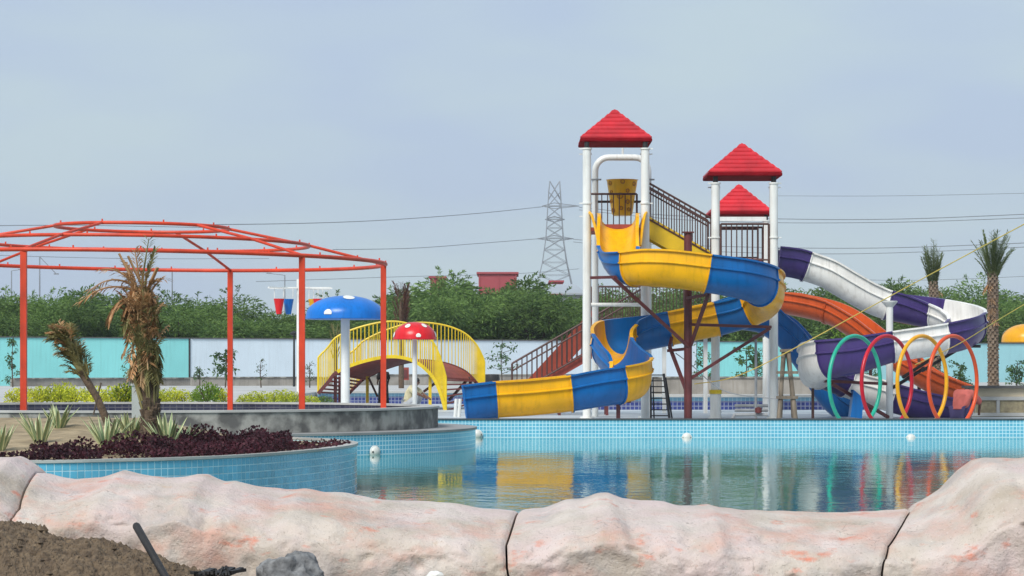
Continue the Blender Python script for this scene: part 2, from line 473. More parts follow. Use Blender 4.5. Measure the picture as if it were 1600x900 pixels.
# artificial rock: off-white cement skin, washed with pink, orange and grey pigment
def rock_mat():
    m, nt, b = new_mat('painted_rock')
    L = nt.links.new
    geo = nd(nt, 'ShaderNodeNewGeometry')
    cur = None
    base = nd(nt, 'ShaderNodeTexNoise', Scale=2.4, Detail=8.0); L(geo.outputs['Position'], base.inputs['Vector'])
    r0 = nd(nt, 'ShaderNodeValToRGB')
    r0.color_ramp.elements[0].position = .3; r0.color_ramp.elements[0].color = (.45, .38, .305, 1)
    r0.color_ramp.elements[1].position = .66; r0.color_ramp.elements[1].color = (.65, .58, .525, 1)
    L(base.outputs['Fac'], r0.inputs['Fac']); cur = r0.outputs['Color']
    def wash(col, scale, lo, hi, amt, seed, stretch=(1, 1, 1)):
        nonlocal cur
        mp = nd(nt, 'ShaderNodeMapping'); mp.inputs['Location'].default_value = (seed, seed*1.7, seed*.6); mp.inputs['Scale'].default_value = stretch
        L(geo.outputs['Position'], mp.inputs['Vector'])
        n = nd(nt, 'ShaderNodeTexNoise', Scale=scale, Detail=6.0, Roughness=.6); L(mp.outputs['Vector'], n.inputs['Vector'])
        mr = nd(nt, 'ShaderNodeMapRange'); mr.inputs['From Min'].default_value = lo; mr.inputs['From Max'].default_value = hi
        mr.inputs['To Max'].default_value = amt
        L(n.outputs['Fac'], mr.inputs['Value'])
        mx = nd(nt, 'ShaderNodeMix', data_type='RGBA'); L(mr.outputs['Result'], mx.inputs['Factor'])
        L(cur, mx.inputs['A']); mx.inputs['B'].default_value = (*col, 1); cur = mx.outputs['Result']
    wash((.64, .51, .50), 1.3, .42, .62, .75, 3.1)
    wash((.62, .34, .26), 1.9, .49, .68, .75, 11.3, (1, 1, 1.6))
    wash((.64, .20, .12), 3.4, .60, .72, .85, 27.0, (1, 1, 2.0))
    wash((.36, .36, .355), 2.2, .55, .72, .55, 41.0)
    wash((.52, .34, .16), 3.3, .66, .76, .6, 55.0)
    wash((.16, .13, .11), 18.0, .64, .72, .5, 63.0)
    wash((.25, .20, .16), 60.0, .60, .66, .55, 71.0)
    wash((.74, .70, .66), 45.0, .60, .68, .4, 83.0)
    # hairline cracks in the cement skin
    wn_ = nd(nt, 'ShaderNodeTexNoise', Scale=3.0, Detail=5.0); L(geo.outputs['Position'], wn_.inputs['Vector'])
    av = nd(nt, 'ShaderNodeVectorMath', operation='MULTIPLY_ADD'); av.inputs[1].default_value = (.5, .5, .5)
    L(wn_.outputs['Color'], av.inputs[0]); L(geo.outputs['Position'], av.inputs[2])
    vo = nd(nt, 'ShaderNodeTexVoronoi', feature='DISTANCE_TO_EDGE', Scale=1.5); L(av.outputs['Vector'], vo.inputs['Vector'])
    cr = nd(nt, 'ShaderNodeMapRange'); cr.inputs['From Min'].default_value = .0; cr.inputs['From Max'].default_value = .006
    cr.inputs['To Min'].default_value = .45; cr.inputs['To Max'].default_value = 0
    L(vo.outputs['Distance'], cr.inputs['Value'])
    mk = nd(nt, 'ShaderNodeTexNoise', Scale=1.1, Detail=2.0); L(geo.outputs['Position'], mk.inputs['Vector'])
    mm = nd(nt, 'ShaderNodeMapRange'); mm.inputs['From Min'].default_value = .48; mm.inputs['From Max'].default_value = .58; L(mk.outputs['Fac'], mm.inputs['Value'])
    cm = nd(nt, 'ShaderNodeMath', operation='MULTIPLY'); L(cr.outputs['Result'], cm.inputs[0]); L(mm.outputs['Result'], cm.inputs[1])
    cx_ = nd(nt, 'ShaderNodeMix', data_type='RGBA'); L(cm.outputs[0], cx_.inputs['Factor']); L(cur, cx_.inputs['A'])
    cx_.inputs['B'].default_value = (.12, .09, .08, 1); cur = cx_.outputs['Result']
    L(cur, b.inputs['Base Color'])
    b.inputs['Roughness'].default_value = .8
    n1 = nd(nt, 'ShaderNodeTexNoise', Scale=22.0, Detail=8.0, Roughness=.65); L(geo.outputs['Position'], n1.inputs['Vector'])
    n2 = nd(nt, 'ShaderNodeTexNoise', Scale=70.0, Detail=6.0, Roughness=.7); L(geo.outputs['Position'], n2.inputs['Vector'])
    sm = nd(nt, 'ShaderNodeMath', operation='MULTIPLY_ADD'); sm.inputs[1].default_value = .35
    L(n2.outputs['Fac'], sm.inputs[0]); L(n1.outputs['Fac'], sm.inputs[2])
    bp = nd(nt, 'ShaderNodeBump', Strength=.6, Distance=.035); L(sm.outputs[0], bp.inputs['Height'])
    L(bp.outputs['Normal'], b.inputs['Normal'])
    return m
M['rock'] = rock_mat()

def water_mat():
    m, nt, b = new_mat('pool_water')
    L = nt.links.new
    geo = nd(nt, 'ShaderNodeNewGeometry')
    b.inputs['Base Color'].default_value = (.032, .215, .195, 1)
    b.inputs['Roughness'].default_value = .03
    b.inputs['IOR'].default_value = 1.33
    mp = nd(nt, 'ShaderNodeMapping'); mp.inputs['Scale'].default_value = (1.0, .55, 1.0)
    L(geo.outputs['Position'], mp.inputs['Vector'])
    n1 = nd(nt, 'ShaderNodeTexNoise', Scale=2.6, Detail=4.0, Roughness=.62); L(mp.outputs['Vector'], n1.inputs['Vector'])
    bp = nd(nt, 'ShaderNodeBump', Strength=.42, Distance=.018); L(n1.outputs['Fac'], bp.inputs['Height'])
    # calmer and livelier patches
    n3 = nd(nt, 'ShaderNodeTexNoise', Scale=.22, Detail=2.0); L(geo.outputs['Position'], n3.inputs['Vector'])
    mr = nd(nt, 'ShaderNodeMapRange'); mr.inputs['From Min'].default_value = .35; mr.inputs['From Max'].default_value = .65
    mr.inputs['To Min'].default_value = .2; mr.inputs['To Max'].default_value = .58
    L(n3.outputs['Fac'], mr.inputs['Value']); L(mr.outputs['Result'], bp.inputs['Strength'])
    L(bp.outputs['Normal'], b.inputs['Normal'])
    return m
M['water'] = water_mat()

# ================================================================== SETTING
# ground: one sheet out to the horizon, below pools and decks
struct(MB().grid(lambda u, v: (-520+1040*u, -60+1010*v, -1.35), 8, 8).build('ground', M['earth']))
# sand in front of the rock border
def sand_z(x, y):
    return -.42 + .05*noise.noise(Vector((x*.9, y*.9, 3))) + .02*noise.noise(Vector((x*5, y*5, 8)))
_b = MB(); _b.grid(lambda u, v: ((lambda x, y: (x, y, sand_z(x, y)))(-9+18*u, 8+11*v)), 90, 60)
struct(_b.build('sandy_ground', M['sand'], smooth=True))

# water of the main pool (rises and falls slightly)
_b = MB(); _b.grid(lambda u, v: (-22+44*u, 17+45.02*v, -.43), 4, 4)
struct(_b.build('pool_water', M['water']))

def uv_wall(name, pts, z0, z1, m, parent=None, thick=.3, closed=False):
    """upright wall following a plan polyline, UV in metres along / up; thickness to the right of the path"""
    pts = [Vector((p[0], p[1], 0)) for p in pts]
    n = len(pts); nor = []
    for i in range(n):
        t = (pts[(i+1) % n]-pts[i-1]) if closed else (pts[min(i+1, n-1)]-pts[max(i-1, 0)])
        t.normalize(); nor.append(Vector((-t.y, t.x, 0)))
    vs, fs, uvs = [], [], []
    s = 0; S = [0]
    for i in range(1, n+(1 if closed else 0)):
        s += (pts[i % n]-pts[i-1]).length; S.append(s)
    rng = range(n if closed else n-1)
    def q(a, b, c, d, ua, ub, va, vb):
        k = len(vs); vs.extend([a, b, c, d]); fs.append((k, k+1, k+2, k+3)); uvs.extend([(ua, va), (ub, va), (ub, vb), (ua, vb)])
    up = lambda p, z: Vector((p.x, p.y, z))
    for i in rng:
        j = (i+1) % n
        a, b = pts[i], pts[j]; ia, ib = a+nor[i]*thick, b+nor[j]*thick
        q(up(a, z0), up(b, z0), up(b, z1), up(a, z1), S[i], S[i+1], z0, z1)
        q(up(ib, z0), up(ia, z0), up(ia, z1), up(ib, z1), S[i+1], S[i], z0, z1)
        q(up(a, z1), up(b, z1), up(ib, z1), up(ia, z1), S[i], S[i+1], 0, thick)
    if not closed:
        for i, sgn in ((0, 1), (n-1, -1)):
            a = pts[i]; ia = a+nor[i]*thick
            if sgn > 0: q(up(ia, z0), up(a, z0), up(a, z1), up(ia, z1), 0, thick, z0, z1)
            else: q(up(a, z0), up(ia, z0), up(ia, z1), up(a, z1), 0, thick, z0, z1)
    off = WLOC.get(parent.name, Vector((0,0,0))) if parent else Vector((0,0,0))
    me = bpy.data.meshes.new(name)
    me.from_pydata([tuple(v-off) for v in vs], [], fs)
    l = me.uv_layers.new(name='UVMap')
    for i, u in enumerate(uvs): l.data[i].uv = u
    me.materials.append(m)
    o = bpy.data.objects.new(name, me); COL.objects.link(o)
    if parent: o.parent = parent; WLOC[o.name] = off
    return o

# far wall of the main pool with its coping
w = thing('pool_wall', (3, 62, 0), 'long light blue mosaic pool wall with dark coping below the water slides', 'pool wall')
uv_wall('tiled_face', [(-7.5, 62), (20, 62)], -.9, -.004, M['pool_tile'], w, .34)
MB().box((6.25, 62.165, .01), (27.6, .39, .028)).build('coping', M['coping_dark'], w)

# splash pool behind it
struct(MB().box((3.75, 80.2, -.27), (22.5, 35.7, .3)).build('splash_pool_floor', M['splash_floor']))
def back_wall(name, pts, label):
    t = thing(name, (pts[0][0], pts[0][1], 0), label, 'pool wall')
    uv_wall('navy_band', pts, -.118, .17, M['navy_tile'], t, .3)
    uv_wall('pale_band', [(p[0], p[1]-.004) for p in pts], .17, .30, M['lightblue_tile'], t, .3)
    b = MB()
    for (a, c) in zip(pts, pts[1:]):
        b.beam((a[0], a[1]+.1, .335), (c[0], c[1]+.1, .335), .5, .07)
    b.build('coping', M['concrete_light'], t)
back_wall('splash_pool_wall', [(1.5, 84), (14.4, 84)], 'navy tiled wall with pale blue band behind the slide towers')
back_wall('splash_pool_wall', [(-7.4, 97.5), (1.5, 97.5)], 'tiled pool wall behind the yellow footbridge')
struct(MB().box((1.35, 90.8, .1), (.3, 13.4, .46)).build('pool_kerb', M['concrete_light']))

def deckslab(name, x0, x1, y0, y1, z=.33, h=.9):
    return struct(MB().box(((x0+x1)/2, (y0+y1)/2, z-h/2), (x1-x0, y1-y0, h)).build(name, M['deck']))
deckslab('paved_deck', -70, -7.5, 61.0, 190)
deckslab('paved_deck', -7.497, 1.2, 98.0, 190, .328)
deckslab('paved_deck', 1.203, 70, 84.4, 190, .332)
deckslab('paved_deck', 14.9, 70, 62.5, 84.39, .329)

# ------------------------------------------------------------------ boundary wall
_A = (PX(-80, 130.5), 130.5); _B = (PX(1680, 169), 169)
_k = (_B[0]-_A[0])/(_B[1]-_A[1])
def wallD(px): return (_A[0]-_A[1]*_k)/((px-800)/F-_k)
def wall_pt(px, back=0.0):
    d = wallD(px); return (PX(px, d), d+back)
wl = thing('boundary_wall', (PX(700, wallD(700)), wallD(700), .33), 'long plastered boundary wall painted turquoise and pale blue behind the park', 'wall')
M['render_cyan'] = mat('render_cyan', (.34, .63, .68), .85, .05, .4, streak=.08)
for a, b_, m in ((-80, 295, 'render_turquoise'), (297.5, 690, 'render_pale'), (691, 1088, 'render_pale'), (1090, 1298, 'render_turquoise'), (1299.5, 1440, 'render_cyan'), (1441, 1680, 'render_cyan')):
    p, q = wall_pt(a), wall_pt(b_)
    o = uv_wall('panel', [p, q], .33, 2.82, M[m], wl, .25)
    MB().beam((p[0], p[1]+.12, 2.85), (q[0], q[1]+.12, 2.85), .34, .055).build('cap', M['wall_cap'], wl)
p = wall_pt(296.2)
MB().box((p[0], p[1]+.1, 1.6), (.09, .3, 2.54)).build('joint_post', M['black_steel'], wl)

# low block walls holding the beds in front of it
def low_wall(px0, px1, d0, d1, z1, m, label, thick=.3, name='low_wall'):
    t = thing(name, (PX(px0, d0), d0, .33), label, 'low wall')
    uv_wall('wall_body', [(PX(px0, d0), d0), (PX(px1, d1), d1)], .33, z1, M[m], t, thick)
    MB().beam((PX(px0, d0), d0+.14, z1+.03), (PX(px1, d1), d1+.14, z1+.03), thick+.08, .06).build('coping', M['concrete'], t)
low_wall(20, 298, 127, 133, .70, 'block', 'rough grey low wall in front of the turquoise boundary wall')
low_wall(300, 520, 131, 134, .74, 'block', 'low grey block wall with debris left of the footbridge')
low_wall(560, 1010, 136, 142, .86, 'block', 'low grey block wall behind the footbridge and slide exit')
low_wall(1020, 1300, 90, 90, .89, 'block', 'tan low wall behind the slide tower pool')

# right-hand beige wall with framed stone panels
t = thing('stone_panel_wall', (PX(1560, 71.5), 71.5, -.1), 'beige low wall with framed stone panels beside the hoops', 'low wall')
x0, x1 = PX(1514, 71.5), PX(1660, 71.5)
MB().box(((x0+x1)/2, 71.75, .28), (x1-x0, .4, .80)).build('wall_body', M['beige'], t)
MB().box(((x0+x1)/2-.05, 71.70, .72), (x1-x0+.14, .6, .07)).build('coping', M['wall_cap'], t)
for a, b_ in ((1526, 1556), (1563, 1608), (1615, 1655)):
    xa, xb = PX(a, 71.5), PX(b_, 71.5)
    MB().box(((xa+xb)/2, 71.545, .16), (xb-xa, .03, .36)).build('stone_panel', M['stone_clad'], t)
for z in (-.05, .40):
    MB().box(((x0+x1)/2, 71.52, z), (x1-x0, .08, .10)).build('frame_bar', M['concrete_light'], t)
for a in (1519, 1559.5, 1611.5):
    MB().box((PX(a, 71.5), 71.523, .175), (.09, .08, .345)).build('frame_bar', M['concrete_light'], t)

# ------------------------------------------------------------------ round gazebo island
GX, GY = PX(222, 54.5), 54.5
def circ(r, n=96, a0=0, a1=2*math.pi, cx=GX, cy=GY):
    return [(cx+r*math.cos(a0+(a1-a0)*i/n), cy+r*math.sin(a0+(a1-a0)*i/n)) for i in range(n)]
t = thing('pool_ledge', (GX, GY, 0), 'round blue mosaic ledge with grey coping around the gazebo wall', 'pool ledge')
uv_wall('tiled_face', circ(7.1, 128), -.9, -.05, M['pool_tile'], t, .15, True)
def ringslab(b, r0, r1, z0, z1, n=128):
    k = len(b.v)
    for r, z in ((r0, z0), (r1, z0), (r1, z1), (r0, z1)):
        for p in circ(r, n): b.v.append(Vector((p[0], p[1], z)))
    for i in range(n):
        j = (i+1) % n
        for a in range(4):
            c = (a+1) % 4
            b.f.append((k+a*n+i, k+a*n+j, k+c*n+j, k+c*n+i))
    return b
ringslab(MB(), 6.2, 7.13, -.046, 0.0).build('coping', M['coping'], t)
t = thing('round_wall', (GX, GY, 0), 'round stained grey concrete wall enclosing the orange gazebo frame', 'wall')
ringslab(MB(), 5.95, 6.30, .003, .40).build('wall_body', M['concrete'], t)
ringslab(MB(), 5.92, 6.33, .403, .445).build('coping', M['concrete_light'], t)
uv_wall('dark_tile_lining', list(reversed(circ(5.945, 128))), .004, .400, M['dark_tile'], t, -.003, True)
struct(MB().prism(circ(5.94, 96), -.5, .002).build('gazebo_floor', M['concrete_light']))

# planted border behind the ring: soil strip
t = struct(MB().grid(lambda u, v: (-22+14.3*u, 61.05+5.5*v, .36+.03*noise.noise(Vector((u*20, v*9, 1)))), 40, 14).build('shrub_bed_soil', M['soil']))

# ------------------------------------------------------------------ foreground planter with mosaic wall
PLZ = .235
_front = [(-9.6, 27.4), (-7.6, 27.6), (-5.285, 28.0), (-4.4, 28.5), (-3.65, 29.15), (-3.0, 30.2), (-2.5, 31.7), (-2.22, 33.0), (-2.10, 34.2), (-2.16, 35.2), (-2.45, 36.3), (-3.2, 37.6), (-4.8, 38.7), (-7.8, 39.2), (-9.6, 39.3)]
_pp = [(v.x, v.y) for v in catmull([(a, b, 0) for a, b in _front], 10)]
t = thing('planter_wall', (-4, 31, -.43), 'curved blue mosaic planter wall in front of the palms', 'planter wall')
TS = .0875
uv_wall('wall_core', _pp, -.9, PLZ-.03, M['grout'], t, .12)
_cp = MB()
for a, c in zip(_pp, _pp[1:]):
    d = Vector((c[0]-a[0], c[1]-a[1], 0)).normalized()*.006; nr = Vector((-d.y, d.x, 0)).normalized()
    A_ = Vector((*a, PLZ-.012))+nr*.055-d; C_ = Vector((*c, PLZ-.012))+nr*.055+d
    _cp.beam(A_, C_, .15, .03)
_cp.build('coping', M['concrete_light'], t)
# the tiles one by one
_len = [0]
for a, c in zip(_pp, _pp[1:]): _len.append(_len[-1]+math.hypot(c[0]-a[0], c[1]-a[1]))
def along(s):
    for i in range(len(_pp)-1):
        if s <= _len[i+1]:
            k = (s-_len[i])/(_len[i+1]-_len[i]); a, c = _pp[i], _pp[i+1]
            return a[0]+(c[0]-a[0])*k, a[1]+(c[1]-a[1])*k, math.atan2(c[1]-a[1], c[0]-a[0])
    return None
_tile = MB().box((0, 0, 0), (TS-.012, .012, TS-.012)).mesh('tile', M['tile_piece'])
cand = []
s = 0
while s < _len[-1]-3.0:
    x, y, an = along(s+TS/2)
    nx, ny = math.sin(an), -math.cos(an)
    for r in range(8):
        z = PLZ-.03-TS/2-r*TS
        px = 800+F*x/y; py = HY+(ZC-z)/y*F
        cand.append((px, py, (x-nx*.003, y-ny*.003, z), an, nx*-x+ny*-y > 0))
    s += TS
def tile_seen(c):
    px, py = c[0], c[1]
    return c[4] and 20 < px < 562 and py < 742+max(0, px-60)*.075
seen = sorted([c for c in cand if tile_seen(c)], key=lambda c: -c[1])
near = seen[:300]; ids = set(id(c) for c in near)
for c in near: inst('tile', _tile, t, c[2], (0, 0, c[3]+random.uniform(-.01, .01)))
_b = MB()
for c in cand:
    if id(c) not in ids: _b.box(c[2], (TS-.012, .012, TS-.012), c[3])
o = _b.build('mosaic_tiles', M['tile_piece'], t); o['kind'] = 'stuff'

def soil_h(x, y):
    f = min(1, max(0, (y-29)/8.5))
    g = min(1, max(0, (-3.9-x)/1.6))
    return PLZ-.05 + .30*f*g + .05*noise.noise(Vector((x*1.3, y*1.3, 0)))*g + .02*noise.noise(Vector((x*6, y*6, 4)))
def inside_planter(x, y, marg=.25):
    # inside the outline, kept clear of the coping
    n = len(_pp); ins = False; j = n-1
    for i in range(n):
        xi, yi = _pp[i]; xj, yj = _pp[j]
        if (yi > y) != (yj > y) and x < (xj-xi)*(y-yi)/(yj-yi)+xi: ins = not ins
        j = i
    if not ins: return False
    return min((x-a)**2+(y-b)**2 for a, b in _pp) > marg*marg
_b = MB(); _NU, _NV = 80, 100; idx = {}
for j in range(_NV+1):
    for i in range(_NU+1):
        x, y = -9.6+7.8*i/_NU, 27.2+12.3*j/_NV
        if inside_planter(x, y, .05): idx[(i, j)] = len(_b.v); _b.v.append(Vector((x, y, soil_h(x, y))))
for j in range(_NV):
    for i in range(_NU):
        q = [(i, j), (i+1, j), (i+1, j+1), (i, j+1)]
        if all(k in idx for k in q): _b.f.append(tuple(idx[k] for k in q))
struct(_b.build('planter_soil', M['soil'], smooth=True))

# ------------------------------------------------------------------ artificial rock border in the foreground
TOP = [(-80, 722), (0, 716), (20, 714), (40, 727), (60, 741), (110, 752), (150, 747), (185, 738), (205, 742), (250, 748), (285, 747), (302, 743), (318, 743), (332, 750), (346, 755), (362, 754), (400, 762), (440, 768), (470, 766), (500, 770), (540, 773), (580, 782), (640, 785), (700, 788), (760, 797), (810, 801), (850, 795), (885, 784), (910, 781), (935, 773), (952, 772), (975, 781), (1000, 784), (1040, 786), (1065, 792), (1090, 793), (1110, 790), (1130, 796), (1200, 800), (1300, 804), (1380, 801), (1425, 797), (1450, 785), (1480, 765), (1510, 735), (1530, 721), (1548, 717), (1600, 718), (1700, 716)]
JOINTS = [[(0, -80), (1, -80)], [(0, 16), (.35, 18), (.62, 38), (.8, 62), (1, 75)], [(0, 806), (.3, 792), (.5, 791), (.8, 811), (1, 820)], [(0, 1377), (.35, 1379), (.5, 1388), (.75, 1424), (1, 1440)], [(0, 1690), (1, 1690)]]
# cross-section: (t, distance, height below crest)
def rock_pt(px, t):
    ztop = ZC-(interp(TOP, px)-HY)/F*19.2
    big = max(0, min(1, (px-1430)/100))*.12
    sec = [(0, 18.15, -.62), (.12, 18.02, -.38), (.28, 18.0, ztop-.36-big), (.40, 18.06, ztop-.26-big), (.50, 18.22, ztop-.175-big*.6), (.62, 18.6, ztop-.085-big*.2), (.75, 19.2, ztop), (.84, 19.6, ztop-.04), (.92, 19.95, ztop-.3), (1, 20.05, -.8)]
    k = len(sec)
    for i in range(k-1):
        if t <= sec[i+1][0]:
            u = (t-sec[i][0])/(sec[i+1][0]-sec[i][0]); break
    p0 = sec[max(i-1, 0)]; p1 = sec[i]; p2 = sec[i+1]; p3 = sec[min(i+2, k-1)]
    def cr(a):
        return .5*(2*p1[a]+(p2[a]-p0[a])*u+(2*p0[a]-5*p1[a]+4*p2[a]-p3[a])*u*u+(3*p1[a]-p0[a]-3*p2[a]+p3[a])*u**3)
    d, z = cr(1), cr(2)
    x = PX(px, 19.1)
    q = Vector((x*1.7, t*3.2, 5.0))
    a = noise.noise(q)*.045 + noise.noise(q*2.3)*.03 + noise.noise(q*5.1)*.014 + noise.noise(q*11)*.006
    rid = 1-abs(noise.noise(Vector((x*1.1+2, t*2.0+1, 9))))*2
    a += rid*.02 + noise.noise(Vector((x*9, t*16, 1)))*.012 + noise.noise(Vector((x*21, t*40, 6)))*.006
    pit = noise.noise(Vector((x*5.3, t*11, 14)))
    if pit > .35: a -= (pit-.35)*.12
    fl = 1.0 if t < .62 else max(0.0, 1-(t-.62)/.13)
    if t > .8: fl = .5
    return Vector((x, d - a*fl, z + (a*.35*fl if t < .75 else 0) + .012*noise.noise(Vector((x*6, t*9, 2)))))
NAMES = ['cream rock border block at the left edge behind the sand heap', 'long pale pink rock border block behind the black rod', 'pink cream rock border block below the yellow slide reflection', 'tall cream rock border block at the right corner']
for i in range(4):
    _b = MB(); nu = [22, 190, 140, 64][i]; nv = 64
    jl, jr = JOINTS[i], JOINTS[i+1]
    def fn(u, v, jl=jl, jr=jr):
        ds = interp([(0, 18.15), (.28, 18.0), (.5, 18.22), (.62, 18.6), (.75, 19.2), (1, 19.2)], v)/19.1
        a = 800+(interp(jl, v)-800)*ds+1.6; c = 800+(interp(jr, v)-800)*ds-1.6
        e = min(u*(c-a), (1-u)*(c-a))
        p = rock_pt(a+(c-a)*u, v)
        rd = max(0, 1-e/7.0)**2*.03          # rounded joint edges
        return p + Vector((0, rd, -rd*.6 if v > .4 else 0))
    _b.grid(fn, nu, nv)
    # close the joint ends and the base
    for uu in (0, 1):
        ring = [Vector(fn(uu, k/nv)) for k in range(nv+1)]
        c = sum(ring, Vector())/len(ring); c.x = ring[nv//2].x
        n0 = len(_b.v); _b.v += ring+[c]
        for k in range(nv):
            _b.f.append((n0+k, n0+k+1, n0+nv+1) if uu == 0 else (n0+k+1, n0+k, n0+nv+1))
    tag(_b.build('rock_border', M['rock'], smooth=True, sharp=70), NAMES[i], 'rock border', 'painted rock border of the pool')

# sand heap
def heap(u, v):
    px = -60+390*u; d = 16.4+1.75*v
    crest = interp([(-60, 812), (0, 816), (30, 822), (60, 838), (100, 846), (150, 848), (190, 862), (220, 866), (250, 880), (290, 896), (330, 930)], px)
    zt = ZC-(crest-HY)/F*17.5
    s = math.sin(min(1, v*1.15+.05)*math.pi*.62)
    z = -.55+(zt+.55)*s
    x = PX(px, 17.3)
    z += .035*noise.noise(Vector((x*5, d*5, 0)))+.03*noise.noise(Vector((x*13, d*13, 0)))+.022*noise.noise(Vector((x*31, d*31, 0)))+.012*noise.noise(Vector((x*60, d*60, 0)))
    return (x, d, z)
hp = tag(MB().grid(heap, 260, 120).build('sand_heap', M['sand']), 'heap of brown sand against the rock border at lower left', 'sand heap')
_rg = random.Random(3); _b = MB()
for _i in range(420):
    c = Vector(heap(_rg.uniform(0, .95), _rg.uniform(.05, .95))); s = .008+.03*_rg.random()**4
    n = len(_b.v)
    for d_ in ((1,0,0),(0,1,0),(-1,0,0),(0,-1,0),(0,0,1),(0,0,-1)):
        _b.v.append(c+Vector(d_)*s*_rg.uniform(.6, 1.2)+Vector((_rg.uniform(-.3, .3), _rg.uniform(-.3, .3), 0))*s)
    for k in range(4):
        _b.f.append((n+k, n+(k+1) % 4, n+4)); _b.f.append((n+(k+1) % 4, n+k, n+5))
o = _b.build('clods', M['sand'], hp); o['kind'] = 'stuff'

# boulder, debris
def blob(name, c, r, m, label, cat, seed, amp=.28, sub=26, squash=(1, 1, 1)):
    def fn(u, v):
        a = u*2*math.pi; b = (v-.5)*math.pi
        d = Vector((math.cos(a)*math.cos(b), math.sin(a)*math.cos(b), math.sin(b)))
        k = 1+amp*noise.noise(d*1.3+Vector((seed, 0, 0)))+amp*.5*noise.noise(d*3.1+Vector((seed, 4, 0)))+amp*.22*noise.noise(d*8+Vector((seed, 9, 0)))
        return Vector(c)+Vector((d.x*squash[0], d.y*squash[1], d.z*squash[2]))*r*k
    o = MB().grid(fn, sub*2, sub, True).build(name, m, smooth=True, sharp=50)
    return tag(o, label, cat) if label else o
blob('boulder', P(455, 912, 16.6), .235, M['boulder'], 'rough grey boulder at the foot of the rock border', 'boulder', 3.0, .34, 30, (1, .8, .82))
blob('pale_stone', P(679, 899, 16.9), .045, M['spot_white'], 'small white stone at the bottom edge of the picture', 'stone', 8.0, .3, 14, (1.2, 1, .6))
# black rod stuck in the sand
a, b_ = P(212, 820, 16.7), P(268, 918, 16.2)
tag(MB().tube([a, a.lerp(b_, .02), a.lerp(b_, .5), b_], [.020, .026, .025, .025], 12).build('black_rod', M['pipe_black'], smooth=True), 'black rod leaning out of the sand heap', 'rod')
_b = MB()
for k in range(9):
    x = 300+k*7.5; _b.beam(P(x, 897+random.uniform(-3, 3), 16.4), P(x+random.uniform(8, 26), 893+random.uniform(-6, 6), 16.5), .03+random.uniform(0, .03), .02)
for k in range(5):
    x = 338+k*5; _b.beam(P(x, 900, 16.35), P(x+random.uniform(-6, 8), 884+random.uniform(0, 6), 16.4), .012, .012)
tag(_b.build('dark_scrap', M['pipe_black']), 'dark scrap lying between the black rod and the boulder', 'scrap')

# pool lights on the walls
def pool_light(px, py, d, label, nx=0, ny=-1):
    c = P(px, py, d)
    t = thing('pool_light', c, label, 'pool light', 'white pool lights at the waterline')
    b = MB(); k = Vector((nx, ny, 0)).normalized(); s = Vector((-k.y, k.x, 0))
    def fn(u, v):
        a = u*2*math.pi; r = .115*math.cos(v*math.pi/2)
        return c + (s*math.cos(a)+Vector((0, 0, 1))*math.sin(a))*r + k*(.02+.075*math.sin(v*math.pi/2))
    b.grid(fn, 18, 6, True); b.build('dome', M['light_plastic'], t, smooth=True)
    b = MB(); b.tube([c+k*.0, c+k*.03], .125, 18); b.build('rim', M['white_steel'], t, smooth=True)
    for e in (-1, 1): MB().box(c+s*e*.09+k*.055, (.03, .03, .035)).build('screw_clip', M['black_steel'], t)
pool_light(746, 679, 61.98, 'pool light on the far wall beside the round ledge')
pool_light(1073, 684, 61.98, 'pool light on the far wall below the maroon column')
pool_light(1423, 686, 61.98, 'pool light on the far wall below the hoops')
an = math.radians(-38)
# the ledge light sits where the sight line meets the ledge wall
def ledge_hit(px):
    s = (px-800)/F
    A_ = s*s+1; B_ = -2*(GX*s+GY); C_ = GX*GX+GY*GY-7.13**2
    d = (-B_-math.sqrt(B_*B_-4*A_*C_))/(2*A_)
    return d
d = ledge_hit(585); c = P(585, 706, d)
pool_light(585, 706, d, 'pool light on the round ledge nearest the mosaic planter', c.x-GX, c.y-GY)

# ================================================================== OBJECTS
# ------------------------------------------------------------------ orange gazebo frame
def gz(x): return -(x-GX)*.012
t = thing('gazebo_frame', (GX, GY, 0), 'orange tubular steel gazebo frame with hexagonal posts and three roof rings', 'gazebo')
def gp(r, a, z):
    x, y = GX+r*math.cos(a), GY+r*math.sin(a); return Vector((x, y, z+gz(x)))
ANG = [R(a) for a in (6, 75, 139, 192, 252, 316)]
for a in ANG:
    p0, p1 = gp(5.14, a, 0), gp(5.14, a, 3.50)
    MB().box(((p0.x+p1.x)/2, (p0.y+p1.y)/2, (p0.z+p1.z)/2), (.118, .118, p1.z-p0.z)).build('post', M['orange_steel'], t)
    MB().box((p0.x, p0.y, .01), (.26, .26, .02)).build('base_plate', M['orange_steel'], t)
for r, z, tr in ((5.18, 3.53, .044), (3.55, 3.90, .038), (1.84, 4.24, .038)):
    ring = MB().tube([gp(r, 2*math.pi*i/90, z) for i in range(90)], tr, 10, True).build('roof_ring', M['orange_steel'], t, smooth=True)
    n = int(r*5)
    for i in range(n):
        a = 2*math.pi*(i+.3)/n
        p = gp(r, a, z+tr+.015); MB().box(p, (.03, .03, .05)).build('cleat', M['orange_steel'], ring)
for a in ANG:
    MB().tube([gp(5.18, a, 3.53), gp(3.55, a, 3.915), gp(1.84, a, 4.24)], .031, 8).build('hip_rafter', M['orange_steel'], t, smooth=True)

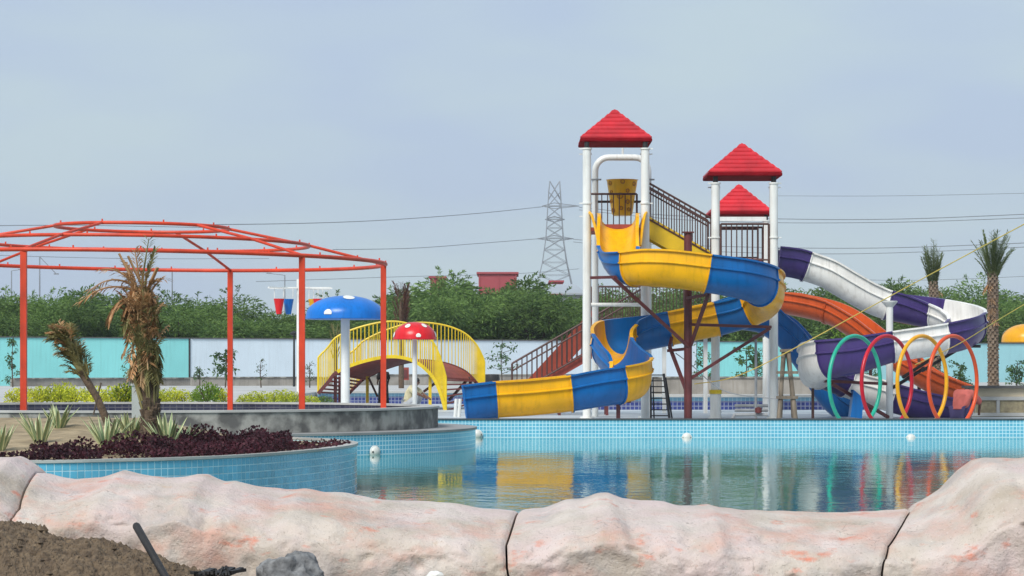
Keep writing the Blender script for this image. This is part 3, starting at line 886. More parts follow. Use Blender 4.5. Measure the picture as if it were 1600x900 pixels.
# ------------------------------------------------------------------ railings
def railing(parent, A_, B_, h, n, m, tr=.029, br=.0165, mid=None, low=.1, name='railing', posts=True):
    A_ = Vector(A_); B_ = Vector(B_); up = Vector((0, 0, 1))
    b = MB()
    b.tube([A_+up*h, B_+up*h], tr, 8)
    b.tube([A_+up*low, B_+up*low], tr*.8, 8)
    if mid: b.tube([A_+up*mid, B_+up*mid], tr*.8, 8)
    if posts:
        for p in (A_, B_): b.tube([p, p+up*h], tr, 8)
    r = b.build(name, m, parent, smooth=True)
    for i in range(1, n+1):
        p = A_.lerp(B_, i/(n+1))
        MB().tube([p+up*low, p+up*h], br, 6).build('bar', m, r, smooth=True)
    return r

# ------------------------------------------------------------------ towers
def tower(label, pxl, pxr, d, depth, apex, eave, re_l, re_r, leg_r=.115, legbase=-.12, short=False):
    xl, xr = PX(pxl, d), PX(pxr, d)
    cx, cy = (xl+xr)/2, d+depth/2
    t = thing('slide_tower', (cx, cy, legbase), label, 'slide tower')
    ze = P(0, eave, d).z; za = P(0, apex, cy).z
    for x0_ in (xl, xr):
        for y in (d, d+depth):
            x = x0_*(1 if y == d else (d+depth)/d*.999)
            b = MB(); b.tube([(x, y, legbase), (x, y, ze-.16)], leg_r, 16)
            lg = b.build('leg', M['white_steel'], t, smooth=True)
            b = MB(); b.tube([(x, y, ze-.165), (x, y, ze+.05)], leg_r*.6, 10); b.build('roof_bracket', M['black_steel'], t, smooth=True)
            for z in (ze-.18, ze-1.9+ (.25 if y == d else 0)):
                b = MB(); b.tube([(x, y, z-.02), (x, y, z+.02)], leg_r+.025, 14)
                b.box((x+(leg_r+.05)*(1 if x0_ == xr else -1), y, z), (.08, .05, .03))
                b.build('clamp', M['white_steel'], lg, smooth=True)
            b = MB(); b.tube([(x, y, legbase), (x, y, legbase+.03)], leg_r+.08, 14); b.build('base_flange', M['white_steel'], lg, smooth=True)
    # stepped pyramid roof moulded in overlapping courses
    hw = (PX(re_r, d)-PX(re_l, d))/2; hd = hw
    b = MB(); N = 7
    rings = []
    for i in range(N):
        f0, f1 = i/N, (i+1)/N
        rings.append((1-f0, f0)); rings.append((1-f0+.004, f0+.045)); rings.append((1-f1+.075, f1-.006)); 
    rings.append((.0, 1.0))
    prev = None
    for w, f in rings:
        w = max(w, .012)
        z = ze+.11+(za-ze-.11)*f
        n = len(b.v)
        for sx, sy in ((-1,-1),(1,-1),(1,1),(-1,1)): b.v.append(Vector((cx+sx*hw*w, cy+sy*hd*w, z)))
        if prev is not None:
            for k in range(4): b.f.append((prev+k, prev+(k+1) % 4, n+(k+1) % 4, n+k))
        prev = n
    b.f.append((prev, prev+1, prev+2, prev+3))
    rf = b.build('roof', M['roof_red'], t)
    b = MB(); b.box((cx, cy, ze+.055), (hw*2+.05, hd*2+.05, .10)); o = b.build('eave_trim', M['roof_trim'], rf)
    md = o.modifiers.new('bevel', 'BEVEL'); md.width = .03; md.segments = 2
    for sx, sy in ((-1,-1),(1,-1),(1,1),(-1,1)):
        b = MB(); b.tube([(cx+sx*hw*1.0, cy+sy*hd*1.0, ze+.12), (cx, cy, za)], .028, 6); b.build('hip_cap', M['roof_red'], rf, smooth=True)
    return t, xl, xr, cx, cy

T1, a1, b1, c1x, c1y = tower('tallest white slide tower with red roof, above the yellow and blue slide', 917, 1008, 69.0, 1.75, 172, 222, 908, 1018)
T2, a2, b2, c2x, c2y = tower('white slide tower with red roof where the purple slide starts', 1118, 1209, 69.3, 1.6, 225, 276, 1108, 1221)
T3, a3, b3, c3x, c3y = tower('low rear slide tower whose red roof shows between the posts of another', 1119, 1197, 79.5, 1.6, 289, 336, 1108, 1203, leg_r=.10)
Z1 = P(0, 357, 69.5).z; Z2 = P(0, 413, 69.8).z
def platform(t, xl, xr, y0, y1, z, m='maroon_steel'):
    MB().box(((xl+xr)/2, (y0+y1)/2, z-.05), (xr-xl+.1, y1-y0+.1, .1)).build('platform', M[m], t)
M['floor_red'] = mat('floor_red', (.30, .05, .035), .7, .15, 4)
platform(T1, a1, b1, 69, 70.75, Z1, 'floor_red')
platform(T2, a2, b2, 69.3, 70.9, Z2, 'floor_red')
Z3 = P(0, 405, 80).z
platform(T3, a3, b3, 79.5, 81.1, Z3, 'floor_red')
railing(T1, (a1+.14, 70.72, Z1+.02), (b1-.14, 70.72, Z1+.02), 1.0, 7, M['brown_steel'], low=.02)
railing(T2, (a2+.14, 69.25, Z2), (b2-.14, 69.25, Z2), 1.07, 8, M['brown_steel'])
railing(T2, (a2+.14, 70.95, Z2), (b2-.14, 70.95, Z2), 1.07, 8, M['brown_steel'])
railing(T3, (a3+.1, 81.1, Z3), (b3-.1, 81.1, Z3), 1.0, 7, M['brown_steel'])
MB().box(((a3+b3)/2, 79.45, P(0, 342, 79.4).z), (b3-a3, .12, .13)).build('cross_beam', M['white_steel'], T3)
MB().tube([(a1, 70.75, P(0, 475, 70).z), (b1, 70.75, P(0, 475, 70).z)], .055, 10).build('cross_tube', M['white_steel'], T1, smooth=True)
MB().tube([(a1, 70.75, P(0, 612, 70).z), (b1, 70.75, P(0, 612, 70).z)], .045, 10).build('cross_tube', M['white_steel'], T1, smooth=True)
# valve collar on tower two, black foot cups
x = a2; MB().tube([(x, 69.3, .55), (x, 69.3, .66)], .17, 16).build('collar', M['yellow_paint'], T2, smooth=True)
MB().tube([(x, 69.3, -.12), (x, 69.3, .55)], .15, 16).build('leg_sleeve', M['white_steel'], T2, smooth=True)

# tipping bucket frame behind the first tower
bx0, bx1 = PX(930, 71.6), PX(1013, 71.6)
t = thing('pipe_arch', ((bx0+bx1)/2, 71.6, -.12), 'white pipe arch behind the tallest tower', 'pipe frame')
zt = P(0, 246, 71.6).z
arc = [Vector((bx0, 71.6, -.12)), Vector((bx0, 71.6, zt-.45))]
for i in range(7):
    an = math.pi-(math.pi/2)*i/6; arc.append(Vector((bx0+.38+.38*math.cos(an), 71.6, zt-.38+.38*math.sin(an))))
for i in range(7):
    an = math.pi/2-(math.pi/2)*i/6; arc.append(Vector((bx1-.38+.38*math.cos(an), 71.6, zt-.38+.38*math.sin(an))))
arc.append(Vector((bx1, 71.6, -.12)))
MB().tube(arc, .09, 14).build('arch_pipe', M['white_steel'], t, smooth=True)
for x in (bx0, bx1): MB().box((x, 71.6, zt-.62), (.34, .2, .035)).build('flange', M['grey_steel'], t)
MB().tube([(PX(973, 71.6), 71.6, zt+.05), (PX(973, 71.6), 71.6, zt+.3)], .03, 8).build('nozzle', M['white_steel'], t, smooth=True)
cbx = PX(972, 71.55)
zb0, zb1 = P(0, 337, 71.5).z, P(0, 282, 71.5).z
t = thing('tipping_bucket', (cbx, 71.55, zb0), 'yellow tipping bucket with brown ring marks in the tallest tower', 'bucket')
b = MB(); b.lathe((cbx, 71.55, zb0), [(.0, 0), (.24, 0), (.29, .05), (.43, zb1-zb0), (.46, zb1-zb0+.02), (.42, zb1-zb0+.02), (.28, .08), (0, .06)], 28)
b.build('bucket_body', M['bucket_yellow'], t, smooth=True)
b = MB(); b.tube([(PX(934, 71.5), 71.55, P(0, 315, 71.5).z), (PX(1010, 71.5), 71.55, P(0, 315, 71.5).z)], .035, 8); b.build('axle', M['black_steel'], t, smooth=True)
for (mx, my, mr) in ((953, 287, 3), (972, 285, 3), (990, 288, 3), (968, 307, 4.4), (980, 299, 2.6), (955, 301, 2.6), (980, 316, 3), (958, 329, 3.2), (970, 326, 2.6), (982, 328, 2.6), (955, 315, 2.6)):
    c = P(mx, my, 71.5); f = (c.z-zb0)/(zb1-zb0); rr = .29+.14*f
    dx = c.x-cbx
    if abs(dx) > rr*.96: dx = rr*.96*(1 if dx > 0 else -1)
    an = math.asin(dx/rr); c0 = Vector((cbx+rr*math.sin(an), 71.55-rr*math.cos(an), c.z))
    nrm = Vector((math.sin(an), -math.cos(an), 0)); s = Vector((nrm.y*-1, nrm.x, 0)); r_ = mr/F*71
    MB().tube([c0+nrm*.006+(s*math.cos(2*math.pi*k/14)+Vector((0, 0, 1))*math.sin(2*math.pi*k/14))*r_ for k in range(14)], .013, 5, True).build('ring_mark', M['bucket_mark'], t, smooth=True)

# ------------------------------------------------------------------ stairs
def flight(t, A_, B_, width, n, mtread, mstr, side_h=.3, yoff=0):
    """treads and two stringers between foot A and head B (front edge line)"""
    A_ = Vector(A_); B_ = Vector(B_); w = Vector((0, width, 0))
    for y in (0, 1):
        a, c = A_+w*y, B_+w*y
        MB().slab([a+Vector((0, 0, -side_h*.45)), c+Vector((0, 0, -side_h*.45)), c+Vector((0, 0, side_h*.55)), a+Vector((0, 0, side_h*.55))], (0, .05 if y else -.05, 0)).build('stringer', M[mstr], t)
    for i in range(n):
        p = A_.lerp(B_, (i+.5)/n)
        MB().box((p.x, p.y+width/2, p.z), (.28, width-.01, .035)).build('tread', M[mtread], t)
t = thing('upper_stair', (b1, 70, Z2), 'steep stair with yellow side panels joining the two front slide towers', 'stair')
A_, B_ = Vector((a2-.1, 69.6, P(0, 412, 69.6).z)), Vector((b1+.1, 69.6, P(0, 356, 69.6).z))
flight(t, A_, B_, 1.0, 7, 'maroon_steel', 'yellow_board', .60)
for y in (69.53, 70.67): railing(t, (A_.x, y, A_.z+.15), (B_.x, y, B_.z+.15), 1.08, 11, M['brown_steel'], mid=.93, low=.1)
t = thing('lower_stair', (PX(805, 74), 74, -.12), 'dark railed stair with rust red side rising behind the yellow slide exit', 'stair')
A_, B_ = Vector((PX(800, 74.2), 74.2, P(0, 625, 74.2).z)), Vector((PX(1012, 74.2), 74.2, P(0, 503, 74.2).z))
flight(t, A_, B_, 1.1, 12, 'maroon_steel', 'floor_red', .30)
railing(t, (A_.x, 74.05, A_.z+.02), (B_.x, 74.05, B_.z+.02), 1.04, 26, M['brown_steel'], mid=.82, low=.1)
railing(t, (A_.x, 75.35, A_.z+.02), (B_.x, 75.35, B_.z+.02), 1.04, 26, M['brown_steel'], mid=.82, low=.1)
for f in (.35, .7, .98):
    p = A_.lerp(B_, f)
    for y in (74.2, 75.3): MB().beam((p.x, y, -.12), (p.x, y, p.z), .08).build('support', M['maroon_steel'], t)
t = thing('red_stair', (PX(845, 76.5), 76.5, -.12), 'steep rust red stair flank seen through the dark stair railing', 'stair')
A_, B_ = Vector((PX(806, 76.5), 76.5, P(0, 636, 76.5).z)), Vector((PX(930, 76.5), 76.5, P(0, 502, 76.5).z))
M['rust_board'] = mat('rust_board', (.33, .05, .025), .6, .15, 3.0, streak=.15)
flight(t, A_, B_, 1.0, 10, 'maroon_steel', 'rust_board', .78)
t = thing('rear_landing', (PX(1000, 77), 77, -.12), 'brown fenced landing behind the white tower posts', 'landing')
zl = P(0, 500, 77).z
MB().box((PX(1030, 77), 77.7, zl-.05), (PX(1140, 77)-PX(925, 77), 1.6, .1)).build('platform', M['maroon_steel'], t)
railing(t, (PX(925, 77), 76.95, zl), (PX(1110, 77), 76.95, zl), P(0, 448, 77).z-zl, 34, M['brown_steel'], low=.05, br=.014)
for a in (930, 1040, 1105):
    MB().beam((PX(a, 77), 77.7, -.12), (PX(a, 77), 77.7, zl-.1), .12).build('support', M['white_steel'], t)

# ------------------------------------------------------------------ water slides
def channel_profile(w=.46, depth=.9, lip=.07, th=.035):
    """open U trough, rim at v=0; outer skin with a moulded ridge, then back along the inside"""
    out = []
    rid = -depth*.36
    out += [(-w-.02-lip, -.045), (-w-.02, -.05), (-w-.02, rid+.03), (-w-.055, rid+.012), (-w-.055, rid-.012), (-w+.005, rid-.03)]
    r = depth+rid-.03
    for i in range(1, 12):
        a = math.pi+math.pi*i/12
        out.append((math.cos(a)*(w-.005), rid-.03+math.sin(a)*(depth+rid-.03)))
    left = out[:6]
    out += [(-x, y) for x, y in reversed(left)]
    inner = []
    for x, y in out:
        inner.append((x, y))
    ins = [(w+.02+lip, 0), (w, 0), (w-.02, rid)]
    for i in range(1, 12):
        a = -math.pi*i/12
        ins.append((math.cos(a)*(w-.03), rid-.02+math.sin(a)*(depth+rid-.065)))
    ins += [(-w+.02, rid), (-w, 0), (-w-.02-lip, 0)]
    return out, ins
def frames(path):
    fr = []; n = len(path)
    for i in range(n):
        tg = (path[min(i+1, n-1)]-path[max(i-1, 0)]).normalized()
        s = tg.cross(Vector((0, 0, 1))).normalized(); u = s.cross(tg)
        fr.append((path[i], s, u, tg))
    return fr
def slide(name, label, ctrl, colors, prof, bank=None, n=10, flange='same', cat='water slide', group=None, endcap=True):
    """ctrl: (px, distance, rim row); colors: [(material, start index along ctrl, end)]"""
    path = catmull([P(c[0], c[2], c[1]) for c in ctrl], n)
    dep = [(float(i), c[3] if len(c) > 3 else 1.0) for i, c in enumerate(ctrl)]
    fr = frames(path)
    t = thing(name, (path[-1].x, path[-1].y, -.12), label, cat, group)
    out, ins = prof
    loop = out+ins
    m = len(loop)
    for mi, (mt, s0, s1) in enumerate(colors):
        i0, i1 = int(round(s0*n)), min(int(round(s1*n)), len(path)-1)
        b = MB()
        for i in range(i0, i1+1):
            p, s, u, tg = fr[i]
            bk = bank(i/n) if bank else 0
            if bk:
                rot = Matrix.Rotation(bk, 3, tg); s2, u2 = rot @ s, rot @ u
            else: s2, u2 = s, u
            ds = interp(dep, i/n)
            for x, y in loop: b.v.append(p+s2*x+u2*y*ds)
        k = i1-i0
        for i in range(k):
            for j in range(m):
                jj = (j+1) % m
                b.f.append((i*m+j, i*m+jj, (i+1)*m+jj, (i+1)*m+j))
        b.f.append(tuple(range(m))); b.f.append(tuple(k*m+j for j in reversed(range(m))))
        sec = b.build('slide_section', M[mt], t, smooth=True, sharp=32, fixn=True)
        # joint flange at both ends, standing proud of the skin
        for ii, sg in ((i0, 1), (i1, -1)):
            p, s, u, tg = fr[ii]
            bk = bank(ii/n) if bank else 0
            rot = Matrix.Rotation(bk, 3, tg) if bk else Matrix.Identity(3)
            s2, u2 = rot @ s, rot @ u
            b = MB(); ds = interp(dep, ii/n)
            prf = [(x, y*ds) for x, y in out]
            for dx, ex in ((.004, 0), (.004, .035), (.034, .035), (.034, 0)):
                for x, y in prf:
                    nx, ny = (x, y+.35); l = math.hypot(nx, ny) or 1
                    b.v.append(p+s2*(x+nx/l*ex)+u2*(y+ny/l*ex)+tg*dx*sg)
            q = len(prf)
            for a in range(3):
                for j in range(q-1): b.f.append((a*q+j, a*q+j+1, (a+1)*q+j+1, (a+1)*q+j))
            b.build('joint_flange', M[mt], sec, fixn=True)
    return t, fr

SL1 = [(966, 69.05, 333, .46), (966, 68.5, 340, .46), (965, 67.7, 368, .52), (968, 66.9, 392, .66), (984, 66.15, 397, .88), (1020, 65.7, 393), (1065, 65.6, 396), (1107, 65.6, 402), (1150, 65.75, 410), (1180, 66.2, 421), (1194, 67.0, 434), (1186, 67.8, 447), (1163, 68.25, 458), (1118, 68.35, 471), (1080, 68.35, 479), (1040, 68.35, 487), (1000, 68.3, 495), (972, 68.05, 502), (958, 67.5, 511), (957, 66.85, 524), (969, 66.2, 541), (984, 65.5, 556), (984, 64.9, 568), (960, 64.5, 575), (925, 64.35, 580), (888, 64.3, 586), (830, 64.2, 592), (772, 64.1, 596), (722, 64.05, 602)]
S1, fr1 = slide('spiral_slide', 'spiral slide in yellow and blue sections, its exit at the lower left over the pool', SL1,
    [('yellow_gel', 0, 2.6), ('blue_gel', 2.6, 4.15), ('yellow_gel', 4.15, 7), ('blue_gel', 7, 9.3), ('yellow_gel', 9.3, 12.0), ('blue_gel', 12.0, 13.1), ('yellow_gel', 13.1, 15), ('blue_gel', 15, 17.2), ('yellow_gel', 17.2, 19.0), ('blue_gel', 19.0, 21.4), ('yellow_gel', 21.4, 23.0), ('blue_gel', 23.0, 25), ('yellow_gel', 25, 27), ('blue_gel', 27, 28)],
    channel_profile(.47, .92), bank=lambda s: interp([(0, 0), (2, 0), (4, -.08), (7, -.10), (9, -.18), (11, -.18), (13, -.04), (15.5, 0), (17.5, -.13), (19, -.10), (20.3, 0), (21.8, .14), (23, .10), (25, 0)], s))
# entry guards: flared wing on either side of the mouth
for sx, px in ((-1, 937), (1, 995)):
    x = PX(px, 68.7)
    b = MB()
    def wing(u, v, sx=sx, x=x):
        yb = interp([(0, 69.0), (.55, 68.4), (1, 67.75)], u)
        zt_ = interp([(0, 331), (.3, 336), (.65, 356), (1, 384)], u); zb_ = interp([(0, 372), (.5, 388), (1, 402)], u)
        z = P(0, zb_+(zt_-zb_)*v, yb).z
        return (x+sx*(.02+.24*v*v*(1-u)), yb, z)
    b.grid(wing, 10, 6); n0 = len(b.v)
    b.grid(lambda u, v: Vector(wing(u, v))+Vector((sx*.05, .01, -.01)), 10, 6)
    b.build('entry_guard', M['yellow_gel'], S1, smooth=True)
    MB().tube([Vector(wing(k/10, 1))+Vector((sx*.025, 0, .0)) for k in range(11)], .04, 8).build('guard_rim', M['yellow_gel'], S1, smooth=True)
MB().box((PX(966, 69), 69.02, Z1+.02), (.82, .28, .12)).build('entry_sill', M['floor_red'], S1)

SL2 = [(1214, 70.7, 386), (1240, 70.75, 389), (1265, 70.8, 395), (1300, 70.8, 407), (1335, 70.8, 427), (1365, 70.8, 444), (1392, 70.8, 455), (1430, 70.75, 463), (1465, 70.5, 471), (1497, 70.0, 481), (1511, 69.2, 491), (1497, 68.4, 501), (1465, 68.0, 508), (1430, 67.85, 513), (1390, 67.85, 519), (1335, 67.85, 527, 1.22), (1300, 67.95, 534, 1.22), (1281, 68.5, 541, 1.22), (1277, 69.3, 552, 1.22), (1293, 70.2, 563), (1330, 70.6, 577), (1365, 70.65, 589), (1400, 70.65, 600), (1445, 70.65, 612), (1490, 70.65, 622)]
S2, fr2 = slide('spiral_slide', 'spiral slide in purple and white sections on the right', SL2,
    [('purple_gel', 0, 2), ('white_gel', 2, 6), ('purple_gel', 6, 8.0), ('white_gel', 8.0, 10.2), ('purple_gel', 10.2, 12.0), ('white_gel', 12.0, 14), ('purple_gel', 14, 16.2), ('white_gel', 16.2, 18.6), ('purple_gel', 18.6, 19.9), ('white_gel', 19.9, 22), ('purple_gel', 22, 24)],
    channel_profile(.45, .80), bank=lambda s: interp([(0, 0), (6, 0), (8.5, .18), (11, .18), (13, .04), (15, .04), (17, .16), (19, .14), (21, 0)], s))
SL3 = [(1150, 76.5, 450), (1215, 76.3, 455), (1250, 76.0, 459), (1300, 75.6, 471), (1340, 75.2, 492), (1380, 74.8, 522), (1410, 74.5, 545), (1440, 74.2, 565), (1475, 74.0, 585), (1520, 73.8, 603)]
S3, fr3 = slide('wave_slide', 'orange open slide curving down behind the purple spiral slide', SL3, [('orange_gel', 0, 3), ('orange_gel', 3, 6), ('orange_gel', 6, 9)], channel_profile(.5, .68))
SL4 = [(1160, 72.8, 468), (1196, 72.8, 474), (1224, 72.8, 488), (1250, 72.7, 508), (1275, 72.6, 538), (1298, 72.5, 572), (1322, 72.4, 606), (1352, 72.3, 628)]
S4, fr4 = slide('body_slide', 'plain blue slide dropping behind the white purple turn', SL4, [('blue_gel', 0, 3.5), ('blue_gel', 3.5, 7)], channel_profile(.48, .86))

# steel that carries the slides
t = thing('support_column', (PX(1075, 66.9), 66.9, -.12), 'maroon steel column with braces inside the yellow and blue spiral', 'column')
cx = PX(1075, 66.9)
def q(px, py, d=66.9): return P(px, py, d)
b = MB(); b.tube([(cx, 66.9, -.12), (cx, 66.9, q(0, 364).z)], .105, 16); b.build('column_tube', M['maroon_steel'], t, smooth=True)
MB().box((cx, 66.9, q(0, 363).z), (.3, .3, .03)).build('cap_plate', M['maroon_steel'], t)
MB().box((cx, 66.9, -.105), (.4, .4, .03)).build('base_plate', M['maroon_steel'], t)
for a, c in ((((922, 434), 65.9), ((996, 432), 66.0)), (((958, 434), 65.9), ((1075, 541), 66.8)), (((1078, 507), 66.8), ((1205, 511), 67.3)), (((1203, 513), 67.3), ((1078, 592), 66.9)), (((1106, 462), 66.1), ((1079, 540), 66.8)), (((1046, 541), 67.6), ((1073, 612), 66.9)), (((1044, 548), 67.6), ((1073, 545), 66.9)), (((1074, 466), 66.8), ((1107, 460), 66.0)), (((1046, 541), 67.6), ((1052, 520), 68.2))):
    MB().beam(P(*a[0], a[1]), P(*c[0], c[1]), .075, .075).build('brace', M['maroon_steel'], t)
t = thing('slide_post', (PX(966, 64.6), 64.6, -.12), 'short maroon post under the lower blue slide section', 'post')
MB().beam((PX(966, 64.6), 64.6, -.12), (PX(966, 64.6), 64.6, P(0, 624, 64.6).z), .1).build('post_tube', M['maroon_steel'], t)
MB().beam(P(946, 627, 64.6), P(986, 627, 64.6), .08).build('cradle', M['maroon_steel'], t)
t = thing('slide_post', (PX(1390, 69.4), 69.4, -.12), 'white post with flared head carrying the purple and white slide', 'post')
x = PX(1390, 69.4)
MB().tube([(x, 69.4, -.12), (x, 69.4, P(0, 478, 69.4).z)], .095, 16).build('post_tube', M['white_steel'], t, smooth=True)
MB().lathe((x, 69.4, P(0, 480, 69.4).z), [(.095, 0), (.2, .12), (.22, .15), (.22, .17), (0, .17)], 18).build('head', M['white_steel'], t, smooth=True)
for a, c in (((1260, 594, 68.8), (1390, 600, 69.4)), ((1300, 600, 68.2), (1388, 652, 69.3)), ((1395, 606, 69.4), (1445, 575, 68.9)), ((1440, 580, 68.9), (1502, 543, 68.6)), ((1495, 541, 68.6), (1532, 541, 68.6)), ((1410, 590, 69.4), (1480, 545, 68.9))):
    MB().beam(P(*a), P(*c), .08).build('brace', M['black_steel'] if a[0] > 1393 else M['maroon_steel'], t)
t = thing('slide_post', (PX(1270, 69.2), 69.2, -.12), 'thin dark post under the white turn of the purple slide', 'post')
MB().beam((PX(1270, 69.2), 69.2, -.12), (PX(1270, 69.2), 69.2, P(0, 590, 69.2).z), .07).build('post_tube', M['brown_steel'], t)
MB().beam(P(1252, 588, 69.2), P(1300, 590, 69.2), .09).build('cradle', M['black_steel'], t)
t = thing('slide_post', (PX(1436, 74), 74, -.12), 'dark post beneath the orange slide', 'post')
for a in (1360, 1436): MB().beam((PX(a, 74.6), 74.6, -.12), (PX(a, 74.6), 74.6, P(0, 560 if a > 1400 else 520, 74.6).z), .09).build('post_tube', M['brown_steel'], t)

# ------------------------------------------------------------------ hoops
for px, mt, lab in ((1336, 'ring_green', 'green'), (1386, 'ring_red', 'crimson'), (1441, 'ring_yellow', 'yellow'), (1489, 'ring_orange', 'orange red')):
    d = 64.6; c = Vector((PX(px, d), d, 0)); cz = .90; rr = 1.16
    an = R(49)
    dirv = Vector((math.cos(an), math.sin(an), 0))
    t = thing('hoop', (c.x, c.y, -.12), lab + ' pipe hoop standing behind the pool wall', 'hoop', 'coloured pipe hoops by the pool')
    pts = []
    a0 = math.asin((-.12-cz)/rr)
    for i in range(49):
        a = a0+(math.pi-2*a0)*i/48
        pts.append(c+dirv*rr*math.cos(a)+Vector((0, 0, cz+rr*math.sin(a))))
    MB().tube(pts, .05, 12).build('hoop_pipe', M[mt], t, smooth=True)
    for p in (pts[0], pts[-1]):
        MB().tube([(p.x, p.y, -.12), (p.x, p.y, -.09)], .13, 12).build('foot_flange', M['grey_steel'], t, smooth=True)

# ------------------------------------------------------------------ mushrooms
def mushroom(name, label, px, d, y_top, y_rim, y_bot, half, stem, mt, spots, base=-.12):
    c = P(px, y_bot, d); hw = half/F*d
    zt, zr = P(0, y_top, d).z, P(0, y_rim, d).z
    t = thing(name, (c.x, d, base), label, 'mushroom fountain')
    h = zt-zr
    prof = [(0, h-.02)]
    prof = [(.02, c.z-zr+.04), (hw*.9, c.z-zr+.03), (hw*.985, c.z-zr), (hw, c.z-zr+.02), (hw*.985, 0.0)]
    for i in range(1, 13):
        a = i/12*math.pi/2; prof.append((hw*.985*math.cos(a)**.92, h*math.sin(a)**1.06))
    cap = MB().lathe((c.x, d, zr), prof, 40).build('cap', M[mt], t, smooth=True, sharp=35)
    MB().tube([(c.x, d, base), (c.x, d, zr)], stem/F*d/2, 18).build('stem', M['white_steel'], t, smooth=True)
    for az, el, r_ in spots:
        a, e = R(az), R(el)
        def srf(a, e):
            return Vector((c.x+hw*.985*math.cos(e)**.92*math.sin(a), d-hw*.985*math.cos(e)**.92*math.cos(a), zr+h*math.sin(e)**1.06))
        p = srf(a, max(e, .02)); pa = srf(a+.05, max(e, .02)); pe = srf(a, max(e, .02)+.05)
        u = (pa-p).normalized(); v = (pe-p).normalized(); nn = u.cross(v).normalized()
        b = MB(); k = 16; n0 = len(b.v)
        def onto(du, dv):
            q = p+u*du+v*dv; return q
        rings_ = 4
        pts = []
        for j in range(rings_+1):
            for i in range(k):
                aa = 2*math.pi*i/k; rr = r_*j/rings_
                # step over the cap surface in its own angles
                ee = e+math.sin(aa)*rr/max(h, hw*.5); ax = a+math.cos(aa)*rr/(hw*max(.3, math.cos(e)))
                ee = max(.0, min(1.55, ee)); w = srf(ax, ee)
                ctr = Vector((c.x, d, zr)); ou = (w-ctr).normalized()
                b.v.append(w+ou*.016)
        for j in range(rings_):
            for i in range(k): b.f.append((j*k+i, j*k+(i+1) % k, (j+1)*k+(i+1) % k, (j+1)*k+i))
        b.build('spot', M['spot_white'], cap, smooth=True, fixn=True)
    return t
mushroom('mushroom_fountain', 'large blue mushroom fountain with white spots behind the gazebo', 539.5, 72, 462, 492, 499, 62.5, 14, 'cap_blue', [(-22, 4, .12), (14, 66, .14), (-115, 30, .13), (110, 24, .13), (150, 40, .13), (200, 20, .13)])
mushroom('mushroom_fountain', 'small red mushroom fountain with cream spots beside the footbridge', 648, 76, 503, 527, 530.5, 34, 7.5, 'red_gel', [(12, 6, .075), (-25, 48, .08), (42, 50, .08), (-72, 10, .08), (80, 12, .09), (170, 30, .1)])
mushroom('mushroom_fountain', 'yellow mushroom fountain cut by the right picture edge', 1606, 77, 506, 530, 535, 41, 9, 'ring_yellow', [(60, 35, .1), (-100, 30, .1)])

# ------------------------------------------------------------------ yellow arched footbridge
t = thing('footbridge', (PX(620, 84), 84, -.12), 'yellow railed arched footbridge with maroon deck behind the red mushroom', 'footbridge')
NE = catmull([P(*a, 83.5) for a in ((497, 614), (512, 597), (527, 580), (560, 566), (600, 557), (630, 558), (655, 568), (676, 588), (688, 613), (697, 645))], 6)
FE = catmull([P(*a, 88.5) for a in ((543, 616), (557, 602), (572, 589), (610, 572), (650, 563), (690, 566), (722, 577), (740, 592), (750, 607), (757, 625))], 6)
nseg = len(NE)-1
up = Vector((0, 0, 1))
for a in range(0, nseg, 2):
    b = MB(); c = min(a+2, nseg)
    g0 = .06 if a else 0
    p0, p1, p2, p3 = NE[a].lerp(NE[c], .03), NE[c], FE[c], FE[a].lerp(FE[c], .03)
    if a < 12 or a > 40:
        # stair ends: level treads
        z = (p0.z+p1.z)/2
        for pp in (p0, p1, p2, p3): pass
        b.slab([Vector((p.x, p.y, (NE[a].z+NE[c].z)/2 if k < 2 else (FE[a].z+FE[c].z)/2)) for k, p in enumerate((p0, p1, p2, p3))], (0, 0, -.05))
        b.build('tread', M['floor_red'], t, fixn=True)
    else:
        b.slab([p0, p1, p2, p3], (0, 0, -.06)); b.build('deck_plate', M['floor_red'], t, fixn=True)
def edge(pts, m, name, w=.08, h=.11):
    b = MB()
    for a, c in zip(pts, pts[1:]): b.beam(a-up*.02, c+(c-a)*.02-up*.02, w, h)
    return b.build(name, m, t)
edge(NE[:13], M['maroon_steel'], 'stringer'); edge(NE[12:], M['yellow_paint'], 'stringer'); edge(FE[:13], M['maroon_steel'], 'stringer'); edge(FE[12:], M['maroon_steel'], 'stringer')
for pts, hh, nb in ((NE, 1.13, 58), (FE, 1.30, 56)):
    top = [p+up*(hh*(1.0 if 3 < i < len(pts)-4 else 1.02)) for i, p in enumerate(pts)]
    r = MB(); r.tube(top, .032, 8); r.tube([pts[0], top[0]], .03, 8); r.tube([pts[-1], top[-1]], .03, 8)
    r = r.build('handrail', M['yellow_paint'], t, smooth=True)
    for i in range(1, nb):
        f = i/nb*(len(pts)-1); k = min(int(f), len(pts)-2); u = f-k
        p = pts[k].lerp(pts[k+1], u); pt = top[k].lerp(top[k+1], u)
        MB().tube([p, pt], .018, 6).build('bar', M['yellow_paint'], r, smooth=True)
for a, d in ((524, 84.2), (574, 87.8), (531, 85.5), (672, 84), (735, 88.3), (695, 86.5)):
    zz = P(0, 588, d).z
    MB().beam((PX(a, d), d, -.12), (PX(a, d), d, zz), .10).build('leg', M['yellow_paint'] if a in (672, 574) else M['maroon_steel'], t)
for a, c in (((733, 590, 88), (702, 625, 87)), ((692, 590, 84.5), (662, 612, 84.2)), ((576, 590, 87), (590, 620, 87))):
    MB().beam(P(*a), P(*c), .07).build('brace', M['brown_steel'], t)

